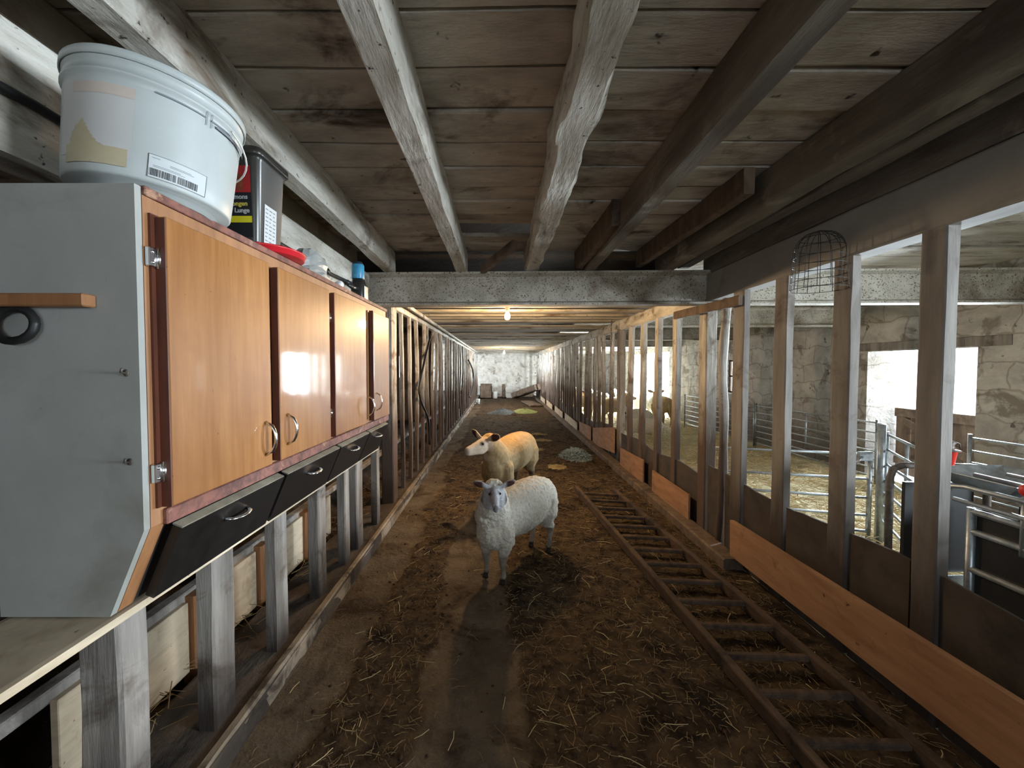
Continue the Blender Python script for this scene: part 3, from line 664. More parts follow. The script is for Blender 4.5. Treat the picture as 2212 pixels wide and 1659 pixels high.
pr += [(RB1-.004, BH), (RB1-.006, BH-.02), (RB0-.004, .02), (.001, .016)]
b.lathe(BC, pr, 56, M=MBK, closed=True)
b.build('body', 'bucket_plastic', tub)
b = MB()
b.lathe(BC, [(RB1-.008, BH+.001), (RB1+.005, BH+.001), (RB1+.005, BH-.012), (RB1+.008, BH-.012), (RB1+.008, BH+.006), (RB1+.005, BH+.010), (RB1-.012, BH+.004), (.001, BH+.004)], 56, M=MBK, closed=True)
b.build('lid', 'bucket_plastic', tub)
D = math.radians
b = MB()
for a0, a1 in ((D(-16), D(4)), (D(-52), D(-20))):
    curved_patch(b, BC, RB0, RB1, .222, .226, BH, a0, a1, .0025, M=MBK)
for a_ in (D(-16), D(4), D(-20), D(8)):
    curved_patch(b, BC, RB0, RB1, .205, .245, BH, a_, a_+.012, .004, M=MBK, n=2)
curved_patch(b, BC, RB0, RB1, .212, .219, BH, D(-12), D(34), .006, M=MBK)
b.build('rim_lug', 'ink_grey', tub)
b = MB(); hp = []
for i in range(25):
    f = i/24; a_ = D(-2)+f*D(200); p = Vector((math.cos(a_)*(RB1+.016), math.sin(a_)*(RB1+.016), .225-.055*math.sin(math.pi*f))); hp.append(BC+MBK @ p)
b.tube(hp, .0025, 6); b.build('handle', 'white_plastic', tub)['label'] = 'thin white wire handle'
b = MB(); curved_patch(b, BC, RB0, RB1, .055, .215, BH, D(-118), D(-63), .0010, M=MBK); b.build('label_residue', 'residue', tub)
b = MB(); curved_patch(b, BC, RB0, RB1, .190, .214, BH, D(-105), D(-63), .0016, M=MBK); b.build('label_residue', 'residue_pink', tub)
b = MB(); curved_patch(b, BC, RB0, RB1, .035, .075, BH, D(-110), D(-65), .0016, M=MBK); 
for k in range(26): f_ = k/25; curved_patch(b, BC, RB0, RB1, .0748+.0022*k, .0748+.0022*(k+1), BH, D(-106+11*f_*f_+.6*math.sin(k)), D(-80-15*f_**.6+.6*math.sin(k*1.7)), .0016, M=MBK, n=4)
b.build('label_residue', 'residue_ochre', tub)['label'] = 'ochre stain'
b = MB(); LA0, LA1 = D(-53), D(-14)
curved_patch(b, BC, RB0, RB1, .028, .082, BH, LA0, LA1, .0012, M=MBK); lbl = b.build('shipping_label', 'label_white', tub)
b = MB()
for z in (.0285, .0810): curved_patch(b, BC, RB0, RB1, z, z+.0008, BH, LA0, LA1, .0016, M=MBK)
for a_ in (LA0, LA1-.006): curved_patch(b, BC, RB0, RB1, .0285, .0815, BH, a_, a_+.006, .0016, M=MBK, n=2)
for a_, e_ in ((D(-52), D(-36)), (D(-34.5), D(-20.5))):
    t_ = a_
    while t_ < e_:
        w_ = R.choice((.004, .006, .010)); curved_patch(b, BC, RB0, RB1, .033, .050, BH, t_, t_+w_, .0016, M=MBK, n=1); t_ += w_+R.choice((.003, .005, .008))
b.build('barcode', 'ink', lbl)
b = MB()
for z, a_, e_ in ((.054, -50, -30), (.057, -50, -33), (.064, -40, -24), (.067, -40, -26), (.074, -51, -46)): curved_patch(b, BC, RB0, RB1, z, z+.0012, BH, D(a_), D(e_), .0015, M=MBK, n=3)
b.build('fine_print', 'ink_grey', lbl)
# dark container with a red, black and yellow label
cc = Vector((-.915, 1.475, 1.985)); con = empty('feed_container', cc, 'dark grey plastic container with a red, black and yellow label, standing on the red lid', 'container')
def rrect(w_, d_, r_, n=5):
    P_ = []
    for cx_, cy_, a0 in ((w_-r_, d_-r_, 0), (-w_+r_, d_-r_, 90), (-w_+r_, -d_+r_, 180), (w_-r_, -d_+r_, 270)):
        for k in range(n+1): a_ = D(a0+90*k/n); P_.append((cx_+r_*math.cos(a_), cy_+r_*math.sin(a_)))
    return P_
def loft(mb, c, secs, rz=0, M=None, mi=0):
    V = []; n = None
    for poly, z in secs:
        n = len(poly)
        for x, y in poly: 
            p = Vector((x*math.cos(rz)-y*math.sin(rz), x*math.sin(rz)+y*math.cos(rz), z)); p = M @ p if M is not None else p
            V.append(Vector(c)+p)
    mb.add(V, [(i*n+k, i*n+(k+1) % n, (i+1)*n+(k+1) % n, (i+1)*n+k) for i in range(len(secs)-1) for k in range(n)]+[tuple(range(n))[::-1], tuple((len(secs)-1)*n+k for k in range(n))], mi, True)
RZ = D(0)
b = MB(); loft(b, cc, [(rrect(.062, .078, .022), 0), (rrect(.064, .080, .022), .01), (rrect(.076, .092, .026), .285), (rrect(.080, .096, .026), .290), (rrect(.080, .096, .026), .300)], RZ)
b.build('body', 'black_plastic', con)
b = MB(); loft(b, cc, [(rrect(.088, .104, .03), .298), (rrect(.090, .106, .03), .302), (rrect(.090, .106, .03), .322), (rrect(.080, .096, .03), .330)], RZ); b.build('lid', 'black_plastic', con)
# label on the face towards the camera (-Y): slanted outwards slightly
def faceM(x, z, off=.0012):
    yy = -(.080+(.012)*z/.285)-off; return cc+Vector((x, yy, z))
def lab(x0, x1, z0, z1, m, nm, off, lb=None):
    b = MB(); b.add([faceM(x0, z0, off), faceM(x1, z0, off), faceM(x1, z1, off), faceM(x0, z1, off)], [(0, 1, 2, 3)]); o = b.build(nm, m, con, fix=False)
    if lb: o['label'] = lb
    return o
lab(-.052, .050, .02, .262, 'label_black', 'front_label', .0012, 'black label')
lab(-.052, .050, .172, .262, 'label_red', 'front_label', .0016, 'red picture field')
lab(-.052, .050, .070, .092, 'label_yellow', 'front_label', .0016, 'yellow band')
b = MB(); V = [faceM(.012+.014*math.cos(a_*.6), .205+.03*math.sin(a_*.6), .0020) for a_ in range(10)]; b.add(V, [tuple(range(10))]); b.build('front_label', 'label_brown', con, fix=False)
TX = math.radians(90)
def put(txt, x, z, s, m):
    M_ = Matrix.Translation(faceM(x, z, .0022)) @ Matrix.Rotation(TX, 4, 'X'); text_mesh('lettering', txt, s, m, con, M_)
put('Poumons', -.045, .150, .022, 'label_white'); put('Longen', -.028, .127, .022, 'text_yellow'); put('Lunge', -.010, .104, .022, 'label_white')
b = MB()
x_ = cc.x+.0672
V = [Vector((cc.x+.0655+.012*z/.285, cc.y+yy, cc.z+z)) for yy, z in ((-.045, .012), (.03, .012), (.03, .150), (-.045, .150))]
b.add(V, [(0, 1, 2, 3)]); sd = b.build('side_label', 'label_white', con, fix=False)
b = MB()
for r_ in range(9):
    for q in range(3):
        z = .022+.014*r_; ya = -.040+.023*q; yb = ya+R.uniform(.010, .019)
        b.add([Vector((cc.x+.0663+.012*zz/.285, cc.y+yy, cc.z+zz)) for yy, zz in ((ya, z), (yb, z), (yb, z+.004), (ya, z+.004))], [(0, 1, 2, 3)])
b.build('fine_print', 'ink_grey', sd, fix=False)
# red lid lying flat
b = MB(); lc = (-.885, 1.50, 1.958)
b.lathe(lc, [(.128, 0), (.132, .002), (.134, .016), (.138, .018), (.138, .023), (.130, .026), (.120, .022), (.001, .020)], 48); tag(b.build('tub_lid', 'lid_red'), 'flat round red lid lying over the front edge of the cabinet top', 'lid')
# crumpled grey translucent bag
b = MB(); V = []; nn = 14
for j in range(9):
    for i in range(nn):
        a_ = 2*math.pi*i/nn; f = j/8; r_ = .075*(1-.25*f)*(1+.18*noise.noise((math.cos(a_)*2, math.sin(a_)*2, j*.6)))*(0.02 if j == 8 else 1)
        V.append((-.878+math.cos(a_)*r_*.8, 1.85+math.sin(a_)*r_*1.7, 1.958+.135*f+.02*noise.noise((i*.7, j*.5, 3))*(j > 0)))
b.add(V, [(j*nn+i, j*nn+(i+1) % nn, (j+1)*nn+(i+1) % nn, (j+1)*nn+i) for j in range(8) for i in range(nn)]+[tuple(range(nn))[::-1]], 0, False)
tag(b.build('plastic_bag', 'grey_film'), 'crumpled grey translucent bag on the cabinet beside the red lid', 'bag')
b = MB(); b.tube([(-.83, 2.06, 1.98), (-.87, 2.10, 1.98)], .019, 16); b.tube([(-.829, 2.059, 1.98), (-.831, 2.061, 1.98)], .014, 16)
tag(b.build('tape_roll', 'white_plastic'), 'small round white cap lying at the edge of the cabinet top', 'cap')
hc = at(775, 650, Y=2.50); hc = Vector((-.89, 2.50, 1.958))
hd = empty('clipper', hc, 'black handheld shearing tool standing at the far end of the cabinet top', 'tool')
b = MB(); loft(b, hc, [(rrect(.034, .042, .015), 0), (rrect(.038, .046, .018), .03), (rrect(.040, .046, .018), .10), (rrect(.030, .034, .016), .145)]); b.build('body', 'black_plastic', hd)
b = MB(); b.tube([hc+Vector((.0, -.02, .085)), hc+Vector((.0, -.10, .075)), hc+Vector((.01, -.20, .068))], [.022, .015, .010], 10); b.build('arm', 'black_plastic', hd)
b = MB(); b.box(hc+Vector((.040, -.03, .01)), hc+Vector((.046, .035, .10)), c=.002); b.build('plate', 'galvanised', hd)['label'] = 'grey metal edge plate'
sc_ = hc+Vector((-.005, 0, .145)); cn = empty('spray_can', sc_, 'blue can standing on the black tool at the end of the cabinet', 'can')
b = MB(); b.lathe(sc_, [(.036, 0), (.038, .004), (.038, .085), (.035, .09)], 24); b.build('body', 'can_blue', cn)
b = MB(); b.lathe(sc_, [(.034, .09), (.034, .095), (.024, .108), (.01, .112)], 24); b.build('shoulder', 'can_dark', cn)['label'] = 'dark shoulder'

# ------------------------------------------------------------------ hanging lamps
def lamp(px, py, Y, label):
    c = at(px, py, Y=Y); o = empty('light_bulb', c, label, 'lamp')
    b = MB(); b.lathe(c, [(.004, -.062), (.02, -.058), (.031, -.04), (.034, -.022), (.030, -.004), (.02, .016), (.015, .03)], 18); g = b.build('bulb', 'bulb_glow', o)
    b = MB(); b.lathe(c, [(.017, .028), (.020, .034), (.020, .062), (.028, .066), (.030, .08), (.012, .085)], 16); b.build('socket', 'ceramic', o)
    b = MB(); b.tube([c+Vector((0, 0, .082)), (c.x, c.y, 2.275)], .004, 6); b.build('cord', 'black_rubber', o)
    l = bpy.data.lights.new('bulb_light', 'POINT'); l.energy = 75; l.color = (1, .66, .34); l.shadow_soft_size = .04
    lo = bpy.data.objects.new('bulb_light', l); COL.objects.link(lo); lo.parent = o; lo.location = (0, 0, -.11)
    return o
lamp(1096, 679, 4.55, 'bare glowing bulb just behind the cross beam, above the sheep')
lamp(1089, 761, 14.5, 'bare glowing bulb near the far end of the passage')

# ------------------------------------------------------------------ ladder
LA, LBp = Vector((.94, 4.80, 0)), Vector((1.20, 1.15, 0)); RA, RBp = Vector((1.375, 4.72, 0)), Vector((1.655, 1.15, 0))
lad = empty('ladder', (1.3, 3.0, .02), 'long brown wooden ladder lying on the floor along the right side', 'ladder')
b = MB(); b.timber(LA+Vector((0, 0, .052)), LBp+Vector((0, 0, .052)), .042, .075, seg=24, amp=.002, seed=1, cham=.1); b.build('side_rail', 'ladder_wood', lad)
b = MB(); b.timber(RA+Vector((0, 0, .052)), RBp+Vector((0, 0, .052)), .042, .075, seg=24, amp=.002, seed=2, cham=.1); b.build('side_rail', 'ladder_wood', lad)
yy = 4.60
while yy > 1.2:
    f = (4.80-yy)/3.65; p = LA.lerp(LBp, f); q = RA.lerp(RBp, f)
    b = MB(); b.timber(p+Vector((.01, 0, .062)), q+Vector((-.01, 0, .062)), .034, .03, seg=4, amp=.001, seed=yy, cham=.2); b.build('rung', 'ladder_wood', lad); yy -= .2375

# ------------------------------------------------------------------ wire muzzle, chain, hoses
mz = at(1768, 625, Y=2.14); mzc = Vector((mz.x, 2.14, mz.z)); MH = .315; MR = .132
b = MB()
def mrad(f): return MR*(1-.18*f) if f < .62 else MR*(.888)*math.sqrt(max(0, 1-((f-.62)/.38)**2))
for k in range(7):
    f = (0, .13, .26, .40, .54, .70, .86)[k]; r_ = mrad(f)
    b.tube([mzc+Vector((math.cos(a_*2*math.pi/24)*r_, math.sin(a_*2*math.pi/24)*r_*.9, MH*f)) for a_ in range(25)], .0016, 5, cap=False)
for k in range(14):
    a_ = 2*math.pi*k/14
    b.tube([mzc+Vector((math.cos(a_)*mrad(f/14), math.sin(a_)*mrad(f/14)*.9, MH*f/14)) for f in range(15)], .0016, 5)
b.tube([mzc+Vector((.06, 0, MH*.93)), Vector((1.852, 2.14, mzc.z+MH*.86))], .002, 5)
tag(b.build('wire_muzzle', 'wire_dark'), 'dome-shaped wire basket hanging open side down from the top beam', 'basket')
def chain(p0, n, label):
    b = MB(); p0 = Vector(p0)
    for k in range(n):
        c = p0+Vector((.004*math.sin(k*.8), 0, -.034*k)); pts = []
        for i in range(11):
            a_ = 2*math.pi*i/10; u = Vector((math.cos(a_)*.011, 0, math.sin(a_)*.022)) if k % 2 else Vector((0, math.cos(a_)*.011, math.sin(a_)*.022)); pts.append(c+u)
        b.tube(pts, .0035, 5, cap=False)
    tag(b.build('chain', 'rusty_steel'), label, 'chain')
chain(at(1321, 682, Y=6.0)+Vector((.0, 0, 0)), 14, 'rusty chain hanging in front of the thick brown post')
def hose(pts, r, label, m='black_rubber', name='hose'):
    # smooth the path
    P_ = [Vector(p) for p in pts]; out = []
    for i in range(len(P_)-1):
        p0 = P_[max(i-1, 0)]; p1 = P_[i]; p2 = P_[i+1]; p3 = P_[min(i+2, len(P_)-1)]
        for k in range(6):
            t = k/6; out.append(.5*((2*p1)+(p2-p0)*t+(2*p0-5*p1+4*p2-p3)*t*t+(3*p1-p0-3*p2+p3)*t**3))
    out.append(P_[-1]); b = MB(); b.tube(out, r, 7); return tag(b.build(name, m), label, 'hose')
X_ = -1.10
hose([at(931, 722, X=X_), at(917, 780, X=X_), at(906, 850, X=X_), at(925, 905, X=X_), at(928, 960, X=X_)], .016, 'black hose hanging down the first slim left-hand posts')
hose([at(1012, 778, X=-1.06), at(1021, 800, X=-1.06), at(1022, 830, X=-1.06), at(1015, 858, X=-1.06)], .03, 'black hose curving down at the far left before the end wall')

# ------------------------------------------------------------------ sheep
def sheep(name, pts_fn, scale, origin, heading, poll, muzzle, label, wool, face, leg, coat_m, tint=None, hoof_c='hoof', vox=.0078, lamb=False, legs=None, group=None, thin=1.0):
    """body, neck, head, legs and tail fused into one skin; poll and muzzle are place coordinates"""
    o = Vector(origin); h = Vector((heading[0], heading[1], 0)).normalized(); l = Vector((-h.y, h.x, 0)); s = scale
    W = lambda x, y, z: o+h*x*s+l*y*s+Vector((0, 0, z*s))
    poll = Vector(poll); muz = Vector(muzzle); hd = (muz-poll).normalized()
    hl = (muz-poll).length
    b = MB()
    t = thin
    b.tube([W(.125, 0, .43), W(.10, 0, .43), W(.02, 0, .44), W(-.12, 0, .45), W(-.28, 0, .45), W(-.44, 0, .455), W(-.58, 0, .465), W(-.69, 0, .46), W(-.745, 0, .44), W(-.765, 0, .43)],
           [.03*s, .085*s, .150*s*t, .182*s*t, .200*s*t, .198*s*t, .180*s*t, .140*s*t, .08*s, .03*s], 20, sc=(.86, 1.0))
    b.ell(W(.03, 0, .38), (.12*s*t, .12*s*t, .14*s), n=16, m=12)
    b.ell(W(-.62, 0, .46), (.15*s, .135*s*t, .16*s), n=16, m=12)
    base = W(.02, 0, .50); up = Vector((0, 0, 1))
    back = poll-hd*hl*.10
    mid = base.lerp(back, .5)+up*(.01*s)
    b.tube([base-up*.05*s, base, mid, back-up*.02*s, back+hd*.02*s], [.13*s*t, .135*s*t, .098*s*t, .066*s, .04*s], 16)
    b.tube([W(.07, 0, .40), W(.09, 0, .50), mid-up*.03*s], [.08*s, .08*s, .05*s], 12)
    # head: skull, brow, muzzle taper with a shallow convex nose
    side = hd.cross(up).normalized(); hup = side.cross(hd).normalized()
    H = lambda f, u, v=0: poll+hd*hl*f+hup*u*hl+side*v*hl
    b.tube([H(-.16, -.14), H(0, -.15), H(.2, -.18), H(.42, -.19), H(.65, -.165), H(.85, -.15), H(.97, -.15), H(1.02, -.15)],
           [.11*hl, .215*hl, .25*hl, .235*hl, .19*hl, .165*hl, .14*hl, .06*hl], 16, sc=(.74, 1.0), up=hup)
    b.tube([H(.02, -.34), H(.12, -.38), H(.30, -.40), H(.55, -.33), H(.9, -.24)], [.05*hl, .11*hl, .115*hl, .09*hl, .075*hl], 12, up=hup)   # jaw
    for sg in (-1, 1): b.ell(H(.30, -.04, sg*.145), (.05*hl, .05*hl, .05*hl), n=10, m=8)
    # ears
    for sg in (-1, 1):
        e0 = H(.06, -.02, sg*.17); ed = (side*sg*1.0+hup*.10-hd*.10+Vector((0, 0, .22))).normalized(); el = .66*hl
        b.tube([e0-ed*.05*hl, e0+ed*el*.25, e0+ed*el*.6, e0+ed*el*.9, e0+ed*el*1.02], [.07*hl, .12*hl, .165*hl, .12*hl, .03*hl], 12, sc=(1, .40), up=hd)
    # legs
    L4 = legs or [[(0, .085), (0, .085)], [(0, -.085), (0, -.085)]]
    hoofs = []
    for sg in (-1, 1):
        fx = .0; fy = sg*.078
        if legs: fx, fy = legs[0 if sg > 0 else 1]
        b.tube([W(.0, sg*.05, .48), W(.0, sg*.085, .40), W(-.01, sg*.09, .30), W(fx*.5+.002, (sg*.085+fy)/2, .235), W(fx*.8+.012, fy, .17), W(fx+.002, fy, .09), W(fx, fy, .055), W(fx+.012, fy, .03)],
               [.05*s, .075*s, .068*s, .044*s, .030*s, .018*s, .023*s, .022*s], 12)
        hoofs.append((fx+.018, fy))
        rx, ry = -.63, sg*.085
        if legs: rx, ry = legs[2 if sg > 0 else 3]
        b.tube([W(-.60, sg*.05, .52), W(-.595, sg*.075, .44), W(-.575, sg*.095, .34), W(rx+.05, (ry+sg*.095)/2, .27), W(rx-.03, ry, .205), W(rx-.015, ry, .12), W(rx, ry, .06), W(rx+.012, ry, .03)],
               [.085*s, .105*s, .092*s, .056*s, .034*s, .020*s, .024*s, .022*s], 12)
        hoofs.append((rx+.018, ry))
    b.tube([W(-.74, 0, .52), W(-.785, 0, .47), W(-.79, 0, .38), W(-.785, 0, .30)], [.03*s, .035*s, .028*s, .012*s], 8)   # tail
    tmp = b.build('tmp', 'sheep_coat', origin=o)
    md = tmp.modifiers.new('r', 'REMESH'); md.mode = 'VOXEL'; md.voxel_size = vox*s
    md2 = tmp.modifiers.new('s', 'SMOOTH'); md2.iterations = 6; md2.factor = .5
    dg = bpy.context.evaluated_depsgraph_get(); me = bpy.data.meshes.new_from_object(tmp.evaluated_get(dg)); bpy.data.objects.remove(tmp)
    me.name = name
    ca = me.color_attributes.new('Col', 'FLOAT_COLOR', 'POINT')
    W_, Fc, Lg = srgb(wool), srgb(face), srgb(leg); tn = srgb(tint) if tint else W_
    mixc = lambda a, c, f: tuple(a[i]*(1-f)+c[i]*f for i in range(4)); cl = lambda v: max(0., min(1., v))
    for v in me.vertices:
        p = v.co+o; loc = p-o; z = loc.z/s; x = loc.dot(h)/s
        rel = p-poll; f = rel.dot(hd)/hl; lat = (rel-hd*rel.dot(hd)); isn = noise.noise(p*14)
        headness = cl((f+.10)/.1)*cl((.95-abs(lat.length/hl))/.05)*(1 if (p-poll).length < hl*1.35 else 0)
        legness = cl((.235-z+.03*isn)/.05)
        wool_n = noise.noise(p*38)+.5*noise.noise(p*80)
        col = mixc(W_, tn, cl((z-.50)*5+isn*.3))
        if thin < 1: col = mixc(col, tuple(q*.62 for q in col), cl(.15+noise.noise((p.x*60, p.y*60, p.z*16))*.8))
        col = mixc(col, Lg, legness*(.75+.25*isn))
        c2 = Fc
        if headness > 0:
            nose = cl((f-.86)/.08); c2 = mixc(c2, (.035, .025, .025, 1), nose*cl(.4+1.3*(rel.dot(hup)/hl+.22)))
            c2 = mixc(c2, (.09, .075, .06, 1), cl(1-(p-H(.31, -.06, .18)).length/(.14*hl))*1.3); c2 = mixc(c2, (.09, .075, .06, 1), cl(1-(p-H(.31, -.06, -.18)).length/(.14*hl))*1.3)
            c2 = mixc(c2, W_, cl((.12-f)/.1)*cl(1-abs(rel.dot(side))/(.2*hl)))
            if abs(rel.dot(side)) > .34*hl and f < .3: c2 = mixc(Fc, srgb('#4a2e2b'), cl((abs(rel.dot(side))/hl-.36)*9)*(1 if v.normal.dot(hd) > .1 else 0))
            col = mixc(col, c2, headness)
        col = mixc(col, (.05, .035, .02, 1), cl((.055-z)/.02))
        if legness < .3 and headness < .3:
            k = (.0075 if thin >= 1 else .0016)*s; v.co += v.normal*k*(wool_n)
        ca.data[v.index].color = col
    me.materials.clear(); me.materials.append(MATS[coat_m])
    for p_ in me.polygons: p_.use_smooth = True
    root = empty('sheep', o, label, 'sheep', group)
    bd = bpy.data.objects.new('body', me); COL.objects.link(bd); bd.parent = root; bd['_o'] = tuple(o)
    for sg in (-1, 1):
        b = MB(); b.ell(H(.31, -.075, sg*.188), (.042*hl,)*3, n=12, m=8); b.build('eye', 'eye', root)
    for hx, hy in hoofs:
        b = MB(); c = W(hx, hy, 0)
        for e in (-.010, .010):
            q = W(hx, hy+e, 0); b.tube([q, q+Vector((0, 0, .012*s)), q-h*.006*s+Vector((0, 0, .032*s))], [.016*s, .0155*s, .011*s], 8, sc=(.75, 1.15), up=h)
        b.build('hoof', 'hoof', root)
    return root
fo = Vector((-.035, 2.80, .012)); fh = (-.375, -.49)
s1 = sheep('woolly_sheep', None, .985, fo, fh, at(1068, 1046, Y=2.60)+Vector((0, 0, -.01)), at(1072, 1106, Y=2.44)+Vector((0, 0, .025)),
      'white woolly sheep standing in front, looking straight at the camera', '#d6d1c3', '#b9bbbf', '#7d7265', 'sheep_coat', tint='#d3cfc4')
ro = Vector((-.03, 4.20, .012)); rh = (-.40, -.85)
s2 = sheep('shorn_sheep', None, 1.19, ro, rh, at(1049, 943, Y=3.98)+Vector((0, 0, -.015)), at(1003, 974, Y=3.80)+Vector((0, 0, .02)),
      'cream short-haired sheep behind the white one, head turned to the left', '#a8936f', '#c9b8a4', '#7c6a53', 'shorn_coat', tint='#c8a272', thin=.93, vox=.0085)

# flock in the right pen: copies with their parts
FL = [(4.35, 10.8, 200, 1.12, 'dark-backed ewe at the right of the flock, under the far doorway'), (3.45, 11.0, 150, 1.0, 'ewe beside the dark-backed one, seen between two fence posts'),
      (3.1, 9.6, 265, .92, 'pale ewe standing nearest the fence in the right pen'), (2.65, 7.9, 275, .9, 'pale lamb close behind the fence by the tilted orange board')]
for x, y, a_, s_, lb in FL:
    c = copy_tree(s2 if 'dark' in lb or 'beside' in lb else s1); c.location = (x, y, .02); c.rotation_euler = (0, 0, D(a_)-math.atan2(rh[1], rh[0])*0); c.scale = (s_*.9,)*3
    tag(c, lb, 'sheep', 'flock in the right pen')
for k in range(12):
    x = 2.75+.95*(k % 3)+R.uniform(-.08, .08); y = 12.1+1.15*(k//3)+R.uniform(-.08, .08)
    c = copy_tree(s1 if (k*7) % 3 else s2); c.location = (x, y, .02); c.rotation_euler = (0, 0, R.choice((0, math.pi))+R.uniform(-.3, .3)+.9); c.scale = (R.uniform(.82, .92),)*3
    tag(c, 'sheep crowded in the far part of the right pen', 'sheep', 'crowded far sheep')

# ------------------------------------------------------------------ hurdles, gate and handling crate in the right pen
def hurdle(p0, p1, zs, label, m='galvanised', r=.011, posts=2, name='hurdle', brace=True, over=.04):
    p0 = Vector((p0[0], p0[1], 0)); p1 = Vector((p1[0], p1[1], 0)); t = (p1-p0).normalized()
    o = empty(name, (p0+p1)/2, label, 'hurdle')
    for z in zs:
        b = MB(); b.tube([p0+Vector((0, 0, z)), p1+Vector((0, 0, z))], r, 7); b.build('rail', m, o)
    for k in range(posts):
        f = k/(posts-1); p = p0.lerp(p1, f); b = MB(); b.tube([p+Vector((0, 0, .03)), p+Vector((0, 0, zs[0]+over))], r*1.5, 8); b.build('upright', m, o)
    if brace:
        p = p0.lerp(p1, .5); b = MB(); b.tube([p+Vector((.012, 0, zs[-1])), p+Vector((.012, 0, zs[0]))], r*1.2, 6); b.build('upright', m, o)
    return o
Z7 = [.83, .70, .58, .46, .35, .24, .13]
hurdle((1.97, 3.72), (3.22, 3.40), [.79, .575, .41, .255, .115], 'galvanised gate across the right pen behind the near posts', 'galvanised', .012, over=.02)
hurdle((3.33, 3.42), (3.28, 3.36), [1.02, .6], 'tall double gate post with a latch bracket', 'galvanised', .018, name='gate_post', brace=False)
hurdle((3.36, 3.40), (2.86, 2.60), [.97, .84, .71, .58, .46, .34, .2], 'hurdle running from the tall gate post towards the handling crate', over=.02)
hurdle((4.86, 5.05), (4.80, 7.35), Z7, 'seven-bar hurdle along the stone wall just past the doorway')
hurdle((4.80, 7.40), (4.66, 9.9), Z7, 'seven-bar hurdle farther along the stone wall, by the small window')
hurdle((4.78, 3.98), (4.90, 2.2), Z7, 'hurdle before the stone wall at the right edge, near side of the doorway')
hurdle((4.84, 5.02), (3.45, 3.55), Z7[:3], 'three-rail hurdle slanting from the doorway to the tall gate post', over=.0)
b = MB(); b.box((3.10, 3.37, .74), (3.22, 3.40, .82), c=.004); b.tube([(3.12, 3.36, .78), (3.06, 3.36, .72)], .01, 6); tag(b.build('latch', 'galvanised'), 'metal latch plate on the end of the pen gate', 'latch')
cr = empty('handling_crate', (2.55, 1.5, 0), 'galvanised sheep handling crate with black panels at the right edge', 'crate')
def T(pts, r, nm, m='galvanised'):
    b = MB(); b.tube(pts, r, 8); return b.build(nm, m, cr)
T([(2.30, 2.30, .02), (2.30, 2.30, .90), (2.315, 2.30, .95), (2.36, 2.29, .975), (2.56, 2.26, .98), (2.74, 2.24, .975), (2.79, 2.24, .95), (2.80, 2.24, .9), (2.80, 2.24, .02)], .018, 'arch', 'rusty_steel')
T([(2.32, 2.03, .02), (2.32, 2.03, .90), (2.325, 2.00, .94), (2.33, 1.95, .95), (2.33, .75, .955)], .013, 'top_rail')
T([(2.33, 2.00, .875), (2.33, .75, .875)], .012, 'top_rail'); T([(2.47, 2.03, .99), (2.49, .75, .97)], .012, 'top_rail'); T([(2.84, 2.1, 1.05), (2.84, .75, 1.0)], .012, 'top_rail'); T([(2.60, 2.0, 1.0), (2.62, .75, .98)], .010, 'top_rail')
for z in (.835, .735, .545): T([(2.345, 1.93, z), (2.345, .75, z)], .016, 'side_bar', 'galvanised')
T([(2.345, 1.935, .02), (2.345, 1.935, .85)], .018, 'upright'); T([(2.33, 2.06, .02), (2.33, 2.06, .90)], .010, 'upright')
b = MB(); b.box((2.355, .75, .04), (2.375, 1.92, .83)); b.build('side_panel', 'black_rubber', cr)['label'] = 'black side panel'
b = MB(); b.box((2.80, .75, .04), (2.82, 2.10, .80)); b.build('side_panel', 'black_rubber', cr)
b = MB(); b.box((2.36, 2.27, .35), (2.76, 2.29, .88)); b.build('end_gate', 'black_rubber', cr)
b = MB(); b.box((2.37, 2.24, .22), (2.76, 2.255, .34)); b.build('end_plate', 'galvanised', cr)
b = MB(); b.box((2.36, 2.25, .97), (2.76, 2.29, .985)); b.build('end_plate', 'galvanised', cr)
b = MB(); V = [(2.36, 1.78, 1.00), (2.74, 1.78, 1.00), (2.78, 2.16, 1.01), (2.33, 2.16, 1.01), (2.42, 1.86, .93), (2.66, 1.86, .93), (2.68, 2.06, .93), (2.42, 2.06, .93)]
b.add(V, [(0, 1, 5, 4), (1, 2, 6, 5), (2, 3, 7, 6), (3, 0, 4, 7), (4, 5, 6, 7)]); ho = b.build('hopper', 'galvanised', cr, fix=False)
md = ho.modifiers.new('t', 'SOLIDIFY'); md.thickness = .004
for x, y, z in ((2.34, 1.735, 1.0), (2.50, 1.76, 1.03)):
    b = MB(); b.tube([(x, y, .70), (x, y, z-.03)], .012, 8); lv = b.build('lever', 'galvanised', cr)
    b = MB(); b.ell((x, y, z), (.021, .021, .028), n=14, m=10); b.build('knob', 'red_plastic', lv)['label'] = 'red knob'
b = MB(); pc = at(2058, 1030, X=2.55); pc = Vector((2.47, 2.155, 1.012)); b.lathe(pc, [(.024, 0), (.026, .004), (.036, .075), (.038, .078)], 20); tag(b.build('cup', 'red_plastic'), 'red plastic beaker on the handling crate', 'cup')
kc = Vector((2.52, 2.16, 1.09)); b = MB(); b.lathe(pc+Vector((0, 0, .079)), [(.050, 0), (.050, .004), (.025, .006), (.022, .03), (.028, .05), (.015, .056)], 18)
b.tube([pc+Vector((.03, 0, .085+.0)), pc+Vector((.03, 0, .11)), pc+Vector((.045, 0, .125)), pc+Vector((.062, 0, .115)), pc+Vector((.064, 0, .09))], .004, 6)
tag(b.build('pump_head', 'rusty_steel'), 'grey hooked pump head on top of the red beaker', 'pump')

